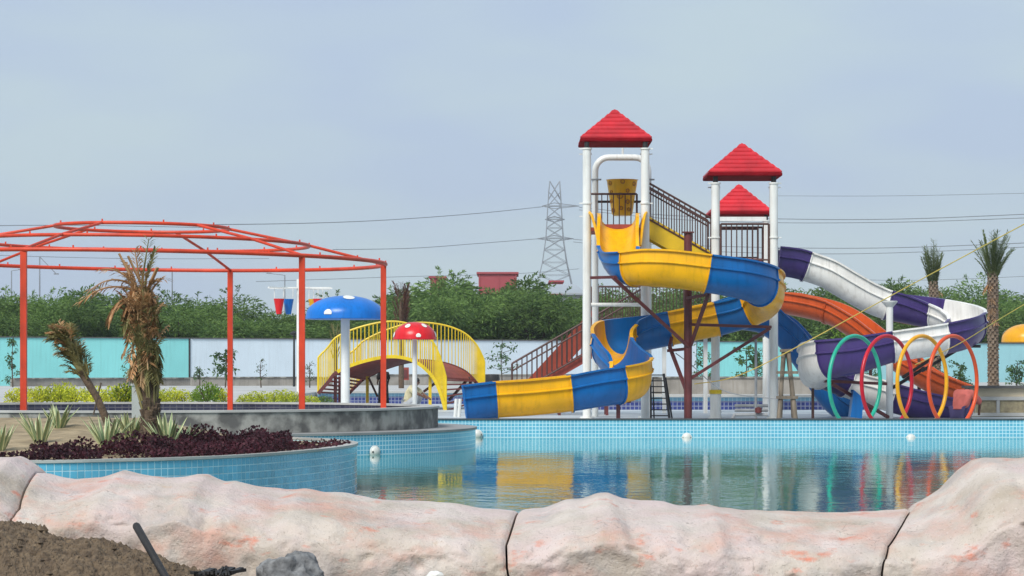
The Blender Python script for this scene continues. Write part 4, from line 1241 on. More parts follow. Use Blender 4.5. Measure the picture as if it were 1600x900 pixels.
# ------------------------------------------------------------------ hanging buckets on a white pole
t = thing('bucket_carousel', (PX(466.5, 96), 96, -.12), 'white pole with small red, blue and yellow buckets left of the blue mushroom', 'water feature')
x = PX(466.5, 96)
MB().tube([(x, 96, -.12), (x, 96, P(0, 436, 96).z)], .075, 12).build('pole', M['white_steel'], t, smooth=True)
zb = P(0, 450, 96).z
for y in (95.6, 96.4): MB().beam((PX(420, 96), y, zb), (PX(518, 96), y, zb), .05).build('arm', M['white_steel'], t)
MB().beam((PX(424, 96), 95.0, zb), (PX(512, 96), 97, zb-.03), .05).build('arm', M['white_steel'], t)
for px, mt, dy in ((437, 'red_gel', -.3), (450, 'cap_blue', .2), (489, 'bucket_yellow', .3), (498, 'red_gel', -.2)):
    z0 = P(0, 491 if px < 470 else 489, 96).z; z1 = P(0, 467, 96).z
    bk = MB().lathe((PX(px, 96), 96+dy, z0), [(0, 0), (.10, 0), (.20, z1-z0), (.18, z1-z0), (.09, .03), (0, .03)], 18).build('bucket', M[mt], t, smooth=True)
    for e in (-1, 1): MB().tube([(PX(px, 96)+e*.17, 96+dy, z1-.05), (PX(px, 96)+e*.17, 96+dy, zb)], .016, 6).build('hanger', M['white_steel'], bk, smooth=True)

# ------------------------------------------------------------------ lamp posts, far lights
def pole(name, label, px, d, y0, y1, r, m, cat, arm=None, head=None, group=None):
    a, c = P(px, y0, d), P(px, y1, d)
    t = thing(name, a, label, cat, group)
    MB().tube([a, a.lerp(c, .5), c], [r*1.2, r, r*.8], 8).build('pole', m, t, smooth=True)
    if arm:
        MB().tube([c, P(arm[0], arm[1], d)], r*.6, 6).build('arm', m, t, smooth=True)
        if head: MB().box(P(arm[0], arm[1], d), (head, head*.5, head*.25)).build('lamp_head', m, t)
    return t
lp = pole('garden_lamp', 'short black garden lamp in front of the pale wall', 459.5, 118, 604, 522, .05, M['black_steel'], 'garden lamp')
MB().lathe(P(459.5, 524, 118), [(0, 0), (.16, .02), (.2, .1), (.06, .2), (0, .22)], 14).build('lamp_head', M['black_steel'], lp, smooth=True)
pole('street_light', 'far street light behind the trees, left of the brown palm', 62, 330, 600, 401, .10, M['pylon_steel'], 'street light', (88, 428), .6, 'far street lights')
pole('street_light', 'far street light at the left picture edge', 18, 350, 600, 423, .09, M['pylon_steel'], 'street light', (32, 421), .6, 'far street lights')
pole('street_light', 'far street light right of the brown palm', 269, 340, 600, 422, .09, M['pylon_steel'], 'street light', None, None, 'far street lights')
pole('street_light', 'far street light above the hanging buckets', 445, 340, 600, 430, .09, M['pylon_steel'], 'street light', (420, 427), .6, 'far street lights')

# ------------------------------------------------------------------ ladders, pipe work, tank stand
t = thing('step_ladder', (PX(1030, 66.5), 66.5, -.12), 'black step ladder left of the maroon column', 'ladder')
a0, a1_ = P(1046, 653, 66.4), P(1037, 584, 66.7)
c0, c1_ = P(1017, 653, 66.4), P(1017, 584, 66.7)
MB().beam(a0, a1_, .05).build('rail', M['black_steel'], t); MB().beam(c0, c1_, .05).build('rail', M['black_steel'], t)
for i in range(8):
    f = .05+i/7.6; MB().beam(c0.lerp(c1_, f), a0.lerp(a1_, f), .10, .03).build('rung', M['black_steel'], t)
MB().beam(P(1050, 653, 67.4), P(1040, 590, 66.8), .035).build('rear_leg', M['black_steel'], t)
MB().beam(P(1022, 653, 67.4), P(1020, 590, 66.8), .035).build('rear_leg', M['black_steel'], t)
t = thing('trestle', (PX(1232, 65.8), 65.8, -.12), 'weathered wooden trestle beside the white tower post', 'trestle')
for a, c, d0, d1 in (((1217, 654), (1224, 548), 65.4, 65.8), ((1243, 654), (1232, 548), 65.4, 65.8), ((1219, 652), (1226, 548), 66.6, 66.0), ((1240, 652), (1230, 548), 66.6, 66.0)):
    MB().tube([P(*a, d0), P((a[0]+c[0])/2+random.uniform(-1.5, 1.5), (a[1]+c[1])/2, (d0+d1)/2), P(*c, d1)], [.06, .052, .05], 8).build('leg', M['wood'], t, smooth=True)
MB().beam(P(1219, 548, 65.8), P(1238, 547, 65.8), .2, .07).build('top_board', M['wood'], t)
for y in (582, 621): MB().beam(P(1213, y, 65.45), P(1247, y, 65.45), .05, .07).build('cross_bar', M['wood'], t)
t = thing('pipe_work', (PX(1165, 68), 68, -.12), 'grey plastic pipes lying between the white tower posts', 'pipes')
for y, d in ((648, 67.2), (641, 67.6), (634, 68.0)):
    MB().tube([P(1148, y, d), P(1200, y, d)], .045, 8).build('pipe', M['grey_steel'], t, smooth=True)
MB().tube([P(1181, 655, 67.4), P(1181, 530, 67.4)], .035, 8).build('riser', M['grey_steel'], t, smooth=True)
MB().tube([P(1176, 525, 67.4), P(1194, 525, 67.4)], .04, 8).build('pipe', M['grey_steel'], t, smooth=True)
MB().tube([P(1148, 648, 67.2), P(1144, 655, 67.0)], .045, 8).build('pipe', M['grey_steel'], t, smooth=True)
MB().lathe(P(1185, 641, 67.1), [(0, -.09), (.09, -.06), (.09, .06), (0, .09)], 10).build('valve', M['maroon_steel'], t, smooth=True)
t = thing('blue_crate', (PX(1332, 68.3), 68.3, -.12), 'blue box on the splash pool floor between green and crimson hoops', 'box')
b = MB(); b.slab([P(1329, 652, 68.2), P(1347, 654, 68.2), P(1349, 622, 68.2), P(1334, 610, 68.2)], (0, .5, 0)); b.build('box_body', M['blue_gel'], t, fixn=True)
MB().slab([P(1333, 612, 68.19), P(1349, 625, 68.19), P(1349.5, 622, 68.19), P(1334, 609, 68.19)], (0, .52, 0)).build('rim', M['blue_gel'], t, fixn=True)
t = thing('white_pipe_stub', (PX(703, 66), 66, -.12), 'pair of pale pipe stubs left of the blue slide exit', 'pipes')
for a in (711, 717): MB().tube([P(a, 652, 66), P(a+2, 623, 66)], .045, 8).build('pipe', M['white_steel'], t, smooth=True)
t = thing('plant_pot', P(769, 604, 112), 'round black pot in front of the pale wall above the slide exit', 'pot')
MB().lathe(P(769, 603, 112), [(0, 0), (.22, 0), (.34, .3), (.30, .5), (.26, .5), (.24, .35), (0, .33)], 18).build('pot_body', M['black_steel'], t, smooth=True)
t = thing('cabinet', P(633, 600, 125), 'small maroon cabinet seen under the footbridge', 'cabinet')
MB().box(P(633, 584, 125), (.36, .3, .62)).build('case', M['floor_red'], t); MB().box(P(633, 584, 124.83), (.22, .03, .4)).build('door', M['maroon_steel'], t)

# ropes
def rope(name, pts, r, m, label, cat='rope'):
    return tag(MB().tube(catmull(pts, 8), r, 6).build(name, m, smooth=True), label, cat)
rope('rope', [P(1640, 329, 58), P(1420, 447, 62), P(1240, 545, 65.3), P(1150, 588, 67), P(1085, 600, 68)], .013, M['rope_yellow'], 'yellow rope stretched from upper right down to the wooden trestle')
rope('rope', [P(1640, 452, 58), P(1560, 500, 60), P(1497, 538, 64), P(1430, 570, 67)], .012, M['rope_yellow'], 'lower yellow rope passing the date palm trunk')
rope('wire', [P(1056, 552, 67.5), P(1080, 570, 67), P(1130, 610, 67), P(1200, 622, 67), P(1245, 623, 66)], .013, M['grey_steel'], 'thin grey wire hanging between the maroon column and the trestle', 'wire')

# ------------------------------------------------------------------ people
def skin_body(name, joints, edges, parent, m, root=0):
    me = bpy.data.meshes.new(name)
    off = WLOC[parent.name]
    me.from_pydata([tuple(Vector(j[0])-off) for j in joints], edges, [])
    o = bpy.data.objects.new(name, me); COL.objects.link(o)
    bm = bmesh.new(); bm.from_mesh(me)
    lay = bm.verts.layers.skin.verify(); bm.verts.ensure_lookup_table()
    for i, j in enumerate(joints):
        bm.verts[i][lay].radius = (j[1], j[2] if len(j) > 2 else j[1]); bm.verts[i][lay].use_root = (i == root)
    bm.to_mesh(me); bm.free()
    o.modifiers.new('skin', 'SKIN'); sb = o.modifiers.new('sub', 'SUBSURF'); sb.levels = 2; sb.render_levels = 2
    dg = bpy.context.evaluated_depsgraph_get(); ev = o.evaluated_get(dg)
    me2 = bpy.data.meshes.new_from_object(ev)
    bpy.data.objects.remove(o)
    me2.materials.clear(); me2.materials.append(m)
    for p in me2.polygons: p.use_smooth = True
    o = bpy.data.objects.new(name, me2); COL.objects.link(o); o.parent = parent; WLOC[o.name] = off
    return o
def person(label, base, rz, S, pose, shirt, pants, long_robe=False, scarf=False):
    """S: stature scale; pose: dict of joints in a frame where -Y is forward"""
    t = thing('person', base, label, 'person')
    Rm = Matrix.Rotation(rz, 3, 'Z'); base = Vector(base)
    J = {k: base+Rm @ (Vector(v)*S) for k, v in pose.items()}
    names = list(J); ix = {k: i for i, k in enumerate(names)}
    rad = dict(pel=.13, spine=.125, chest=.145, neck=.05, head=.088, top=.07, shl=.06, shr=.06, ell=.042, elr=.042, wrl=.03, wrr=.03, hal=.034, har=.034, hil=.085, hir=.085, knl=.06, knr=.06, anl=.042, anr=.042, tol=.03, tor=.03)
    E = [('pel', 'spine'), ('spine', 'chest'), ('chest', 'neck'), ('neck', 'head'), ('head', 'top'), ('chest', 'shl'), ('shl', 'ell'), ('ell', 'wrl'), ('wrl', 'hal'), ('chest', 'shr'), ('shr', 'elr'), ('elr', 'wrr'), ('wrr', 'har'), ('pel', 'hil'), ('hil', 'knl'), ('knl', 'anl'), ('anl', 'tol'), ('pel', 'hir'), ('hir', 'knr'), ('knr', 'anr'), ('anr', 'tor')]
    skin_body('body', [(J[k], rad[k]*S) for k in names], [(ix[a], ix[c]) for a, c in E], t, M['skin'], ix['pel'])
    def sub(nm, keys, ed, grow, m, extra=None):
        r = dict(rad); r.update(extra or {})
        ii = {k: i for i, k in enumerate(keys)}
        skin_body(nm, [(J[k], (r[k]+grow)*S) for k in keys], [(ii[a], ii[c]) for a, c in ed], t, m, 0)
    sub('shirt', ['spine', 'pel', 'chest', 'shl', 'ell', 'shr', 'elr'], [('spine', 'pel'), ('spine', 'chest'), ('chest', 'shl'), ('shl', 'ell'), ('chest', 'shr'), ('shr', 'elr')], .045, M[shirt])
    if long_robe:
        b = MB(); c0 = (J['anl']+J['anr'])/2; 
        pts = [(J['spine'], .17), (J['pel'], .2), ((J['pel']+c0)/2, .22), (c0+Vector((0, 0, .02)), .24)]
        b.tube([p for p, _ in pts], [r_*S for _, r_ in pts], 18); b.build('robe', M[pants], t, smooth=True)
    else:
        sub('trousers', ['pel', 'hil', 'knl', 'anl', 'hir', 'knr', 'anr'], [('pel', 'hil'), ('hil', 'knl'), ('knl', 'anl'), ('pel', 'hir'), ('hir', 'knr'), ('knr', 'anr')], .032, M[pants])
    h = J['head']; u = (J['top']-J['head']).normalized()
    b = MB()
    def hair(a, v):
        an = a*2*math.pi; e = v*math.pi*.55
        d = Vector((math.sin(e)*math.cos(an), math.sin(e)*math.sin(an), math.cos(e)))
        back = Rm @ Vector((0, .03, 0))
        return J['top']-u*.02*S+back*S + d*(.098*S)*(1.0 if not scarf else 1.15)
    b.grid(hair, 16, 8, True); b.build('hair' if not scarf else 'head_scarf', M['hair'] if not scarf else M['cloth_black'], t, smooth=True)
    f = Rm @ Vector((0, -1, 0)); sd = Rm @ Vector((1, 0, 0))
    MB().lathe(h+f*.085*S, [(0, -.02*S), (.014*S, -.01*S), (.008*S, .02*S), (0, .03*S)], 8).build('nose', M['skin'], t, smooth=True)
    for e in (-1, 1): MB().lathe(h+f*.078*S+sd*e*.032*S+Vector((0, 0, .03*S)), [(0, -.008*S), (.009*S, 0), (0, .008*S)], 8).build('eye', M['hair'], t, smooth=True)
    return t
STAND = dict(pel=(0, 0, .95), spine=(0, 0, 1.12), chest=(0, -.01, 1.32), neck=(0, -.02, 1.48), head=(0, -.04, 1.58), top=(0, -.04, 1.66), shl=(-.18, 0, 1.40), shr=(.18, 0, 1.40), ell=(-.23, .0, 1.13), elr=(.23, -.02, 1.13), wrl=(-.22, -.12, .93), wrr=(.2, -.2, .98), hal=(-.2, -.16, .85), har=(.16, -.27, .94), hil=(-.09, 0, .9), hir=(.09, 0, .9), knl=(-.1, -.02, .48), knr=(.1, -.03, .48), anl=(-.1, .02, .08), anr=(.1, .02, .08), tol=(-.1, -.14, .03), tor=(.1, -.14, .03))
SQUAT = dict(pel=(0, .12, .22), spine=(0, .10, .40), chest=(0, -.02, .60), neck=(0, -.10, .74), head=(0, -.15, .82), top=(0, -.18, .90), shl=(-.18, -.02, .67), shr=(.18, -.02, .67), ell=(-.24, -.25, .52), elr=(.24, -.25, .52), wrl=(-.16, -.44, .42), wrr=(.16, -.46, .40), hal=(-.12, -.52, .38), har=(.12, -.54, .34), hil=(-.1, .1, .2), hir=(.1, .1, .2), knl=(-.17, -.28, .48), knr=(.17, -.28, .48), anl=(-.14, -.02, .08), anr=(.14, -.02, .08), tol=(-.15, -.2, .03), tor=(.15, -.2, .03))
BEND = dict(SQUAT); BEND.update(spine=(0, .06, .40), chest=(0, -.06, .58), neck=(0, -.20, .66), head=(.03, -.31, .66), top=(.05, -.39, .65), shl=(-.19, -.1, .62), shr=(.19, -.1, .62), ell=(-.24, -.42, .40), elr=(.24, -.42, .42), wrl=(-.16, -.52, .2), wrr=(.18, -.55, .2), hal=(-.14, -.56, .12), har=(.16, -.6, .12))
person('person in a black robe standing under the footbridge, half hidden by an orange post', (PX(599, 89.5), 89.5, -.12), R(200), .84, STAND, 'cloth_black', 'cloth_black', True, True)
person('person in a cream shirt sitting below the red mushroom', (PX(643, 80), 80, -.12), R(75), 1.1, SQUAT, 'cloth_cream', 'cloth_grey')
person('person in a salmon shirt crouching inside the orange hoop', (PX(1503, 66.4), 66.4, -.12), R(142), 1.14, BEND, 'cloth_salmon', 'cloth_navy')

t = thing('pedestal', (PX(214, 47.8), 47.8, 0), 'short white pedestal behind the tied palm trunk', 'pedestal')
MB().box((PX(214, 47.8), 47.8, .46), (.17, .17, .92)).build('shaft', M['concrete_light'], t)
MB().box((PX(214, 47.8), 47.8, .94), (.21, .21, .04)).build('top_slab', M['concrete_light'], t)
MB().box((PX(214, 47.8), 47.8, .015), (.24, .24, .03)).build('foot', M['concrete_light'], t)

# ------------------------------------------------------------------ vegetation
def leaf_quad(b, p, d, n, l, w):
    """a leaf spray: narrow kite bent over its length"""
    s = d.cross(n)
    if s.length < 1e-4: s = d.orthogonal()
    s.normalize()
    m = p+d*l*.5; e = p+d*l+Vector((0, 0, -l*.18))
    k = len(b.v)
    b.v += [p, m+s*w*.5, e, m-s*w*.5]; b.f.append((k, k+1, k+2, k+3))

def rvec(rg):
    while True:
        v = Vector((rg.uniform(-1, 1), rg.uniform(-1, 1), rg.uniform(-1, 1)))
        if .05 < v.length < 1: return v.normalized()

def thorn_tree(seed, n=17000):
    """wide feathery thorn tree, about 5.4 m tall at scale 1"""
    rg = random.Random(seed)
    t = thing('thorn_tree', (0, 0, 0), '', 'tree')
    tr = MB()
    tr.tube([(0, 0, -.2), (rg.uniform(-.2, .2), 0, .9), (rg.uniform(-.4, .4), rg.uniform(-.3, .3), 2.0)], [.22, .17, .12], 8)
    lobes = []
    for i in range(15):
        a = rg.uniform(0, 2*math.pi); rr = rg.uniform(.3, 3.0)
        z = rg.uniform(1.2, 4.5)-rr*.28
        lobes.append((Vector((rr*math.cos(a), rr*math.sin(a)*.8, z)), rg.uniform(.75, 1.35)))
    for c, r in lobes[:9]:
        st = Vector((0, 0, rg.uniform(.7, 1.6))); mid = st.lerp(c, .5)+Vector((0, 0, .25))
        tr.tube([st, mid, c], [.09, .06, .025], 6)
    tr.build('trunk', M['bark'], t, smooth=True)
    b = MB()
    for i in range(n):
        c, r = lobes[rg.randrange(len(lobes))]
        d = rvec(rg); d.z = d.z*.72+.12
        k = r*(rg.random()**.38)
        p = c+Vector((d.x*1.15, d.y*1.15, d.z*.85))*k
        o = (d+Vector((rg.uniform(-.9, .9), rg.uniform(-.9, .9), rg.uniform(-.55, .35)))).normalized()
        leaf_quad(b, p, o, rvec(rg), rg.uniform(.15, .36), rg.uniform(.038, .08))
    # long arching shoots that break the outline
    for i in range(46):
        c, r = lobes[rg.randrange(len(lobes))]
        d = rvec(rg); d.z = abs(d.z)*.8+.1; d.normalize()
        p = c+d*r*.8; L_ = rg.uniform(.5, 1.15)
        for j in range(16):
            f = j/16; q = p+d*L_*f+Vector((0, 0, -.5*f*f*L_))
            o = (d+rvec(rg)*.9).normalized()
            leaf_quad(b, q, o, rvec(rg), rg.uniform(.14, .3), rg.uniform(.04, .08))
    b.build('crown', M['leaf_thorn'], t)
    return t
protos = [thorn_tree(100+i) for i in range(6)]
SKY_T = [(-60, 455), (0, 455), (50, 458), (90, 449), (120, 445), (170, 448), (230, 453), (300, 462), (350, 473), (400, 482), (440, 487), (500, 478), (560, 464), (600, 462), (640, 446), (700, 437), (730, 430), (760, 428), (830, 428), (858, 442), (885, 462), (912, 460), (940, 446), (1050, 444), (1220, 444), (1270, 440), (1300, 446), (1360, 434), (1420, 446), (1480, 442), (1530, 456), (1600, 456), (1680, 452)]
def where(px):
    return ('left of the gazebo post by the palms' if px < 300 else 'between the gazebo and the blue mushroom' if px < 540 else 'between the red mushroom and the tallest tower' if px < 900 else 'seen between the slide towers' if px < 1215 else 'behind the orange and purple slides')
rg = random.Random(5)
used = [False]*6
first = True
px = -50; row = 0
plan = []
while px < 1680: plan.append((px, 0)); px += rg.uniform(52, 70)
px = -30
while px < 1680: plan.append((px, 1)); px += rg.uniform(62, 84)
for px, row in plan:
    d = wallD(max(-70, min(1670, px)))+(5.5 if row == 0 else 12)+rg.uniform(-.8, 2.5)
    ytop = interp(SKY_T, px)+(rg.uniform(14, 34) if row == 0 else rg.uniform(-1, 7))
    ht = ZC+(HY-ytop)/F*d-.33
    sc = ht/4.55
    k = rg.randrange(6)
    lab = 'feathery green thorn tree behind the boundary wall, ' + where(px)
    grp = 'thorn trees ' + where(px)
    loc = (PX(px, d), d, .2)
    wx = max(sc, .95)*rg.uniform(.95, 1.12)
    if not used[k]:
        o = protos[k]; used[k] = True; o.location = loc; o.rotation_euler = (0, 0, rg.uniform(0, 6.28)); o.scale = (wx, wx, sc); o['label'] = lab; o['group'] = grp
    else:
        copy_tree(protos[k], loc, rg.uniform(0, 6.28), (wx, wx, sc), lab, grp)

# bushes
def bush(seed, mt, n=420, name='shrub'):
    rg = random.Random(seed)
    t = thing(name, (0, 0, 0), '', 'shrub')
    st = MB(); b = MB()
    for i in range(7):
        a = rg.uniform(0, 6.28); st.tube([(0, 0, -.05), (.12*math.cos(a), .12*math.sin(a), .2), (.25*math.cos(a), .25*math.sin(a), .36)], [.012, .009, .005], 5)
    for i in range(n):
        d = rvec(rg); d.z = abs(d.z)
        k = rg.random()**.4
        p = Vector((d.x*.42*k, d.y*.36*k, .06+d.z*.44*k))
        o = (d+rvec(rg)*.8+Vector((0, 0, .35))).normalized()
        leaf_quad(b, p, o, rvec(rg), rg.uniform(.07, .13), rg.uniform(.035, .06))
    st.build('stems', M['bark'], t, smooth=True); b.build('foliage', M[mt], t)
    return t
bp_ = [bush(31, 'leaf_bush'), bush(32, 'leaf_bush'), bush(33, 'leaf_bush_green')]
bu = [False]*3
rg = random.Random(12)
spots = [(38, 606, 0), (58, 605, 1), (84, 603, 0), (102, 601, 1), (118, 605, 0), (136, 607, 1), (152, 606, 0), (174, 607, 1), (190, 604, 0), (196, 602, 2), (206, 606, 1), (258, 610, 0), (272, 606, 1), (287, 610, 0), (310, 610, 2), (323, 601, 2), (335, 604, 2), (348, 610, 1), (382, 617, 0), (396, 614, 1), (412, 614, 0), (430, 611, 1), (446, 611, 0), (459, 613, 1), (485, 618, 0), (507, 619, 2), (22, 608, 1), (66, 606, 1), (95, 606, 0), (228, 606, 1), (244, 608, 0)]
for px, yt, k in spots:
    d = rg.uniform(62.2, 65); sc = (ZC-(yt-HY)/F*d-.36)/.5*rg.uniform(.95, 1.1)
    side = 'left of the tied brown palm' if px < 235 else ('between the brown palm and the blue mushroom')
    lab = ('yellow green shrub behind the round wall, ' if k < 2 else 'darker green shrub behind the round wall, ')+side
    grp = ('yellow green shrubs ' if k < 2 else 'green shrubs ')+side
    loc = (PX(px, d), d, .37)
    s3 = (max(.7, sc)*.82, max(.7, sc)*.82, sc)
    if not bu[k]:
        bu[k] = True; o = bp_[k]; o.location = loc; o.scale = s3; o.rotation_euler = (0, 0, rg.uniform(0, 6)); o['label'] = lab; o['group'] = grp
    else: copy_tree(bp_[k], loc, rg.uniform(0, 6.28), s3, lab, grp)

# saplings along the boundary wall
def sapling(label, px, d, y0, y1, spread, n, seed, sparse=1.0, mt='leaf_sapling', lsz=.16, start=.25):
    rg = random.Random(seed)
    a, c = P(px, y0, d), P(px, y1, d)
    a.z = .33
    t = thing('sapling', a, label, 'sapling')
    h = c.z-a.z; st = MB(); b = MB()
    st.tube([a, a.lerp(c, .5)+Vector((rg.uniform(-.08, .08), 0, 0)), c], [.035, .026, .012], 6)
    for i in range(14):
        f = rg.uniform(start, .95); p = a.lerp(c, f); an = rg.uniform(0, 6.28)
        q = p+Vector((math.cos(an)*spread*(1.1-f*.5), math.sin(an)*spread*.6, rg.uniform(.05, .35)*h*.4))
        st.tube([p, q], [.015, .006], 5)
        for j in range(n):
            g = rg.uniform(.3, 1.05); o = (rvec(rg)+Vector((0, 0, .1))).normalized()
            leaf_quad(b, p.lerp(q, g)+rvec(rg)*.1, o, rvec(rg), lsz*rg.uniform(.7, 1.3), lsz*.5)
    st.build('trunk', M['bark'], t, smooth=True); b.build('crown', M[mt], t)
sapling('slim sapling against the pale wall above the slide exit', 785, 118, 600, 530, .95, 14, 1)
sapling('bushy sapling against the pale wall left of the gazebo back post', 352, 120, 598, 545, .7, 22, 2, lsz=.2)
sapling('thin leafy sapling against the turquoise wall at the left edge', 20, 122, 598, 528, .38, 26, 3, lsz=.13, start=.05)
sapling('low dark sapling against the turquoise wall right of the tied palm', 204, 122, 598, 555, .45, 12, 4, lsz=.13)
sapling('leafy sapling behind the trestle on the turquoise wall', 1166, 105, 605, 540, .75, 22, 5, lsz=.17)
sapling('thin sapling between the maroon column and the tower post', 1098, 108, 605, 545, .5, 13, 6, lsz=.14)
sapling('tall thin sapling right of the white tower post', 1184, 112, 605, 548, .35, 10, 7, lsz=.13)
sapling('bare small sapling left of the black garden lamp', 408, 120, 600, 562, .3, 4, 8, lsz=.1)
sapling('small sapling right of the black garden lamp', 484, 120, 600, 566, .3, 5, 9, lsz=.1)
sapling('small bushy sapling beside the pale wall post', 312, 121, 600, 572, .35, 10, 10, lsz=.13)
sapling('sapling under the purple slide seen through the green hoop', 1362, 112, 605, 560, .4, 12, 11, lsz=.13)
sapling('leafy sapling left of the date palm trunk', 1500, 96, 606, 570, .55, 26, 12, lsz=.13, start=.05)
sapling('leafy sapling between yellow and orange hoops', 1462, 97, 606, 566, .45, 24, 13, lsz=.13, start=.05)
sapling('bushy sapling right of the date palm trunk', 1590, 96, 606, 566, .5, 26, 14, lsz=.13, start=.05)
sapling('yellow green bush behind the purple and orange slides', 1312, 90, 605, 520, .5, 26, 15, mt='leaf_bush_green', lsz=.14, start=.5)

M['frond_straw'] = leaf_mat('frond_straw', (.40, .24, .12), (.66, .46, .26), .2, .2)
# fronds
def frond(b, base, d0, length, droop, n=16, ll=.3, lw=.018, rg=random, curl=.6, side=None):
    """arching rachis with two rows of leaflets"""
    d = Vector(d0).normalized(); p = Vector(base); pts = [p.copy()]
    st = length/10
    for i in range(10):
        d = (d+Vector((0, 0, -droop*.1))).normalized(); p = p+d*st; pts.append(p.copy())
    b.tube(pts, [.013*(1-.8*i/10)+.003 for i in range(11)], 4, cap=False)
    for i in range(n):
        f = .12+.88*i/n; k = min(int(f*10), 9); q = pts[k].lerp(pts[k+1], f*10-k); tg = (pts[k+1]-pts[k]).normalized()
        s = tg.cross(Vector((0, 0, 1)));
        if s.length < .05: s = tg.orthogonal()
        s.normalize()
        for e in (-1, 1):
            o = (tg*curl+s*e*.8+Vector((0, 0, rg.uniform(-.35, .25)))).normalized()
            l = ll*(1-.55*abs(f-.45))*rg.uniform(.8, 1.15)
            leaf_quad(b, q, o, Vector((0, 0, 1)), l, lw*rg.uniform(.8, 1.3))

# transplanted palm with tied, half dead crown
def tied_palm():
    rg = random.Random(77)
    D_ = 33.0
    base = P(236, 690, D_); base.z = soil_h(base.x, D_)-.03
    t = thing('date_palm', base, 'tall date palm with tied dry brown fronds in the planter', 'palm')
    ax = [base, P(236, 640, D_), P(233, 600, D_), P(228, 560, D_)]
    tr = MB(); tr.tube(ax, [.115, .105, .11, .10], 14); trk = tr.build('trunk', M['palm_bark'], t, smooth=True)
    # stubs of cut leaf bases
    for i in range(64):
        f = rg.uniform(0, .62); a = rg.uniform(0, 6.28)
        p = ax[0].lerp(ax[2], f*1.1)+Vector((math.cos(a)*.095, math.sin(a)*.095, 0))
        MB().beam(p, p+Vector((math.cos(a)*.035, math.sin(a)*.035, .10)), .05, .03).build('leaf_base', M['palm_bark'], trk)
    def axis(y): return P(interp([(440, 218), (500, 222), (560, 226), (620, 233), (690, 236)], y), y, D_)
    # bare green stalks leaving the trunk
    for i in range(26):
        a = rg.uniform(0, 6.28); p = axis(rg.uniform(600, 640))+Vector((math.cos(a)*.095, math.sin(a)*.095, 0))
        q = axis(rg.uniform(530, 570))+Vector((math.cos(a)*.14, math.sin(a)*.13, 0))
        MB().tube([p, p.lerp(q, .5)+Vector((math.cos(a)*.05, math.sin(a)*.05, 0)), q], [.017, .014, .01], 5).build('stalk', M['frond_green'], t, smooth=True)
    # the packed heart of the bundle
    MB().tube([axis(y) for y in (448, 470, 510, 560, 600)], [.05, .10, .115, .10, .085], 12).build('frond_sheath', M['frond_green'], t, smooth=True)
    # hanging folded fronds packed round the bundle
    for i in range(170):
        y = rg.uniform(432, 606); a = rg.uniform(0, 6.28)
        if y > 575: continue
        rr = interp([(430, .08), (470, .14), (520, .16), (560, .14), (600, .10)], y)*rg.uniform(.7, 1.0)
        p = axis(y)+Vector((math.cos(a)*rr, math.sin(a)*rr, 0))
        b = MB(); up_ = rg.random() < .42
        dirn = Vector((math.cos(a)*.42, math.sin(a)*.42, 1.0 if up_ else -.9))
        frond(b, p, dirn, rg.uniform(.18, .36), .8 if up_ else .3, 11, rg.uniform(.11, .20), .021, rg, curl=rg.choice((.9, .45, .3)))
        green = rg.random() < (.12 if y < 500 else .5)
        b.build('frond', M['frond_green' if green else ('frond_dry' if rg.random() < .65 else 'frond_straw')], t)
    # fronds that escape the tie at the top
    for px, py, dx, dz, L_, dr, g in ((216, 458, -.9, .62, .85, 1.5, 0), (212, 450, -.85, .8, .7, 1.5, 0), (210, 446, -.55, .9, .5, 1.3, 0), (222, 440, .12, 1.0, .58, .1, 1), (226, 445, .28, 1.0, .48, .2, 1), (218, 440, -.1, 1.0, .42, .5, 0), (208, 474, -.9, .4, .42, 2.2, 0), (228, 455, .5, .9, .30, 1.2, 0), (212, 470, -.8, .55, .50, 2.8, 0)):
        b = MB(); frond(b, P(px, py, D_), Vector((dx, rg.uniform(-.3, .3), dz)), L_, dr, 13, .24, .022, rg, curl=.7)
        b.build('frond', M['frond_green' if g else 'frond_dry'], t)
    # two cut stalks
    for a, c in (((218, 460), (186, 396)), ((232, 450), (246, 418)), ((226, 455), (200, 400))):
        MB().beam(P(*a, D_), P(*c, D_-.1), .045, .02).build('cut_stalk', M['frond_dry'], t)
tied_palm()
def leaning_palm():
    rg = random.Random(78); D_ = 36.0
    base = P(172, 652, D_); base.z = soil_h(base.x, D_)-.03
    t = thing('date_palm', base, 'small leaning date palm with drooping fronds left of the tied palm', 'palm')
    ax = [base, P(152, 622, D_), P(135, 594, D_), P(122, 570, D_), P(100, 520, D_)]
    MB().tube(ax[:4], [.062, .05, .055, .05], 12).build('trunk', M['palm_bark'], t, smooth=True)
    MB().tube([ax[2], ax[3], P(112, 546, D_), ax[4]], [.04, .06, .07, .035], 10).build('frond_sheath', M['frond_green'], t, smooth=True)
    for i in range(86):
        f = rg.random(); p = ax[2].lerp(ax[3], rg.random()) if f < .15 else ax[3].lerp(ax[4], (f-.15)/.85)
        a = rg.uniform(0, 6.28); rr = .035+.05*(1-abs(f-.45))
        p = p+Vector((math.cos(a)*rr, math.sin(a)*rr, 0))
        b = MB(); frond(b, p, Vector((-.42+math.cos(a)*.4, math.sin(a)*.4, .8)), rg.uniform(.14, .26), rg.uniform(.2, 1.1), 10, rg.uniform(.10, .18), .02, rg, curl=.7)
        left = math.cos(a) < -.3
        b.build('frond', M['frond_dry' if (f > .86 or rg.random() < (.5 if left else .15)) else 'frond_green'], t)
    MB().tube([P(146, 648, D_-.3), P(158, 598, D_-.3)], .012, 6).build('prop_stick', M['bark'], t, smooth=True)
leaning_palm()

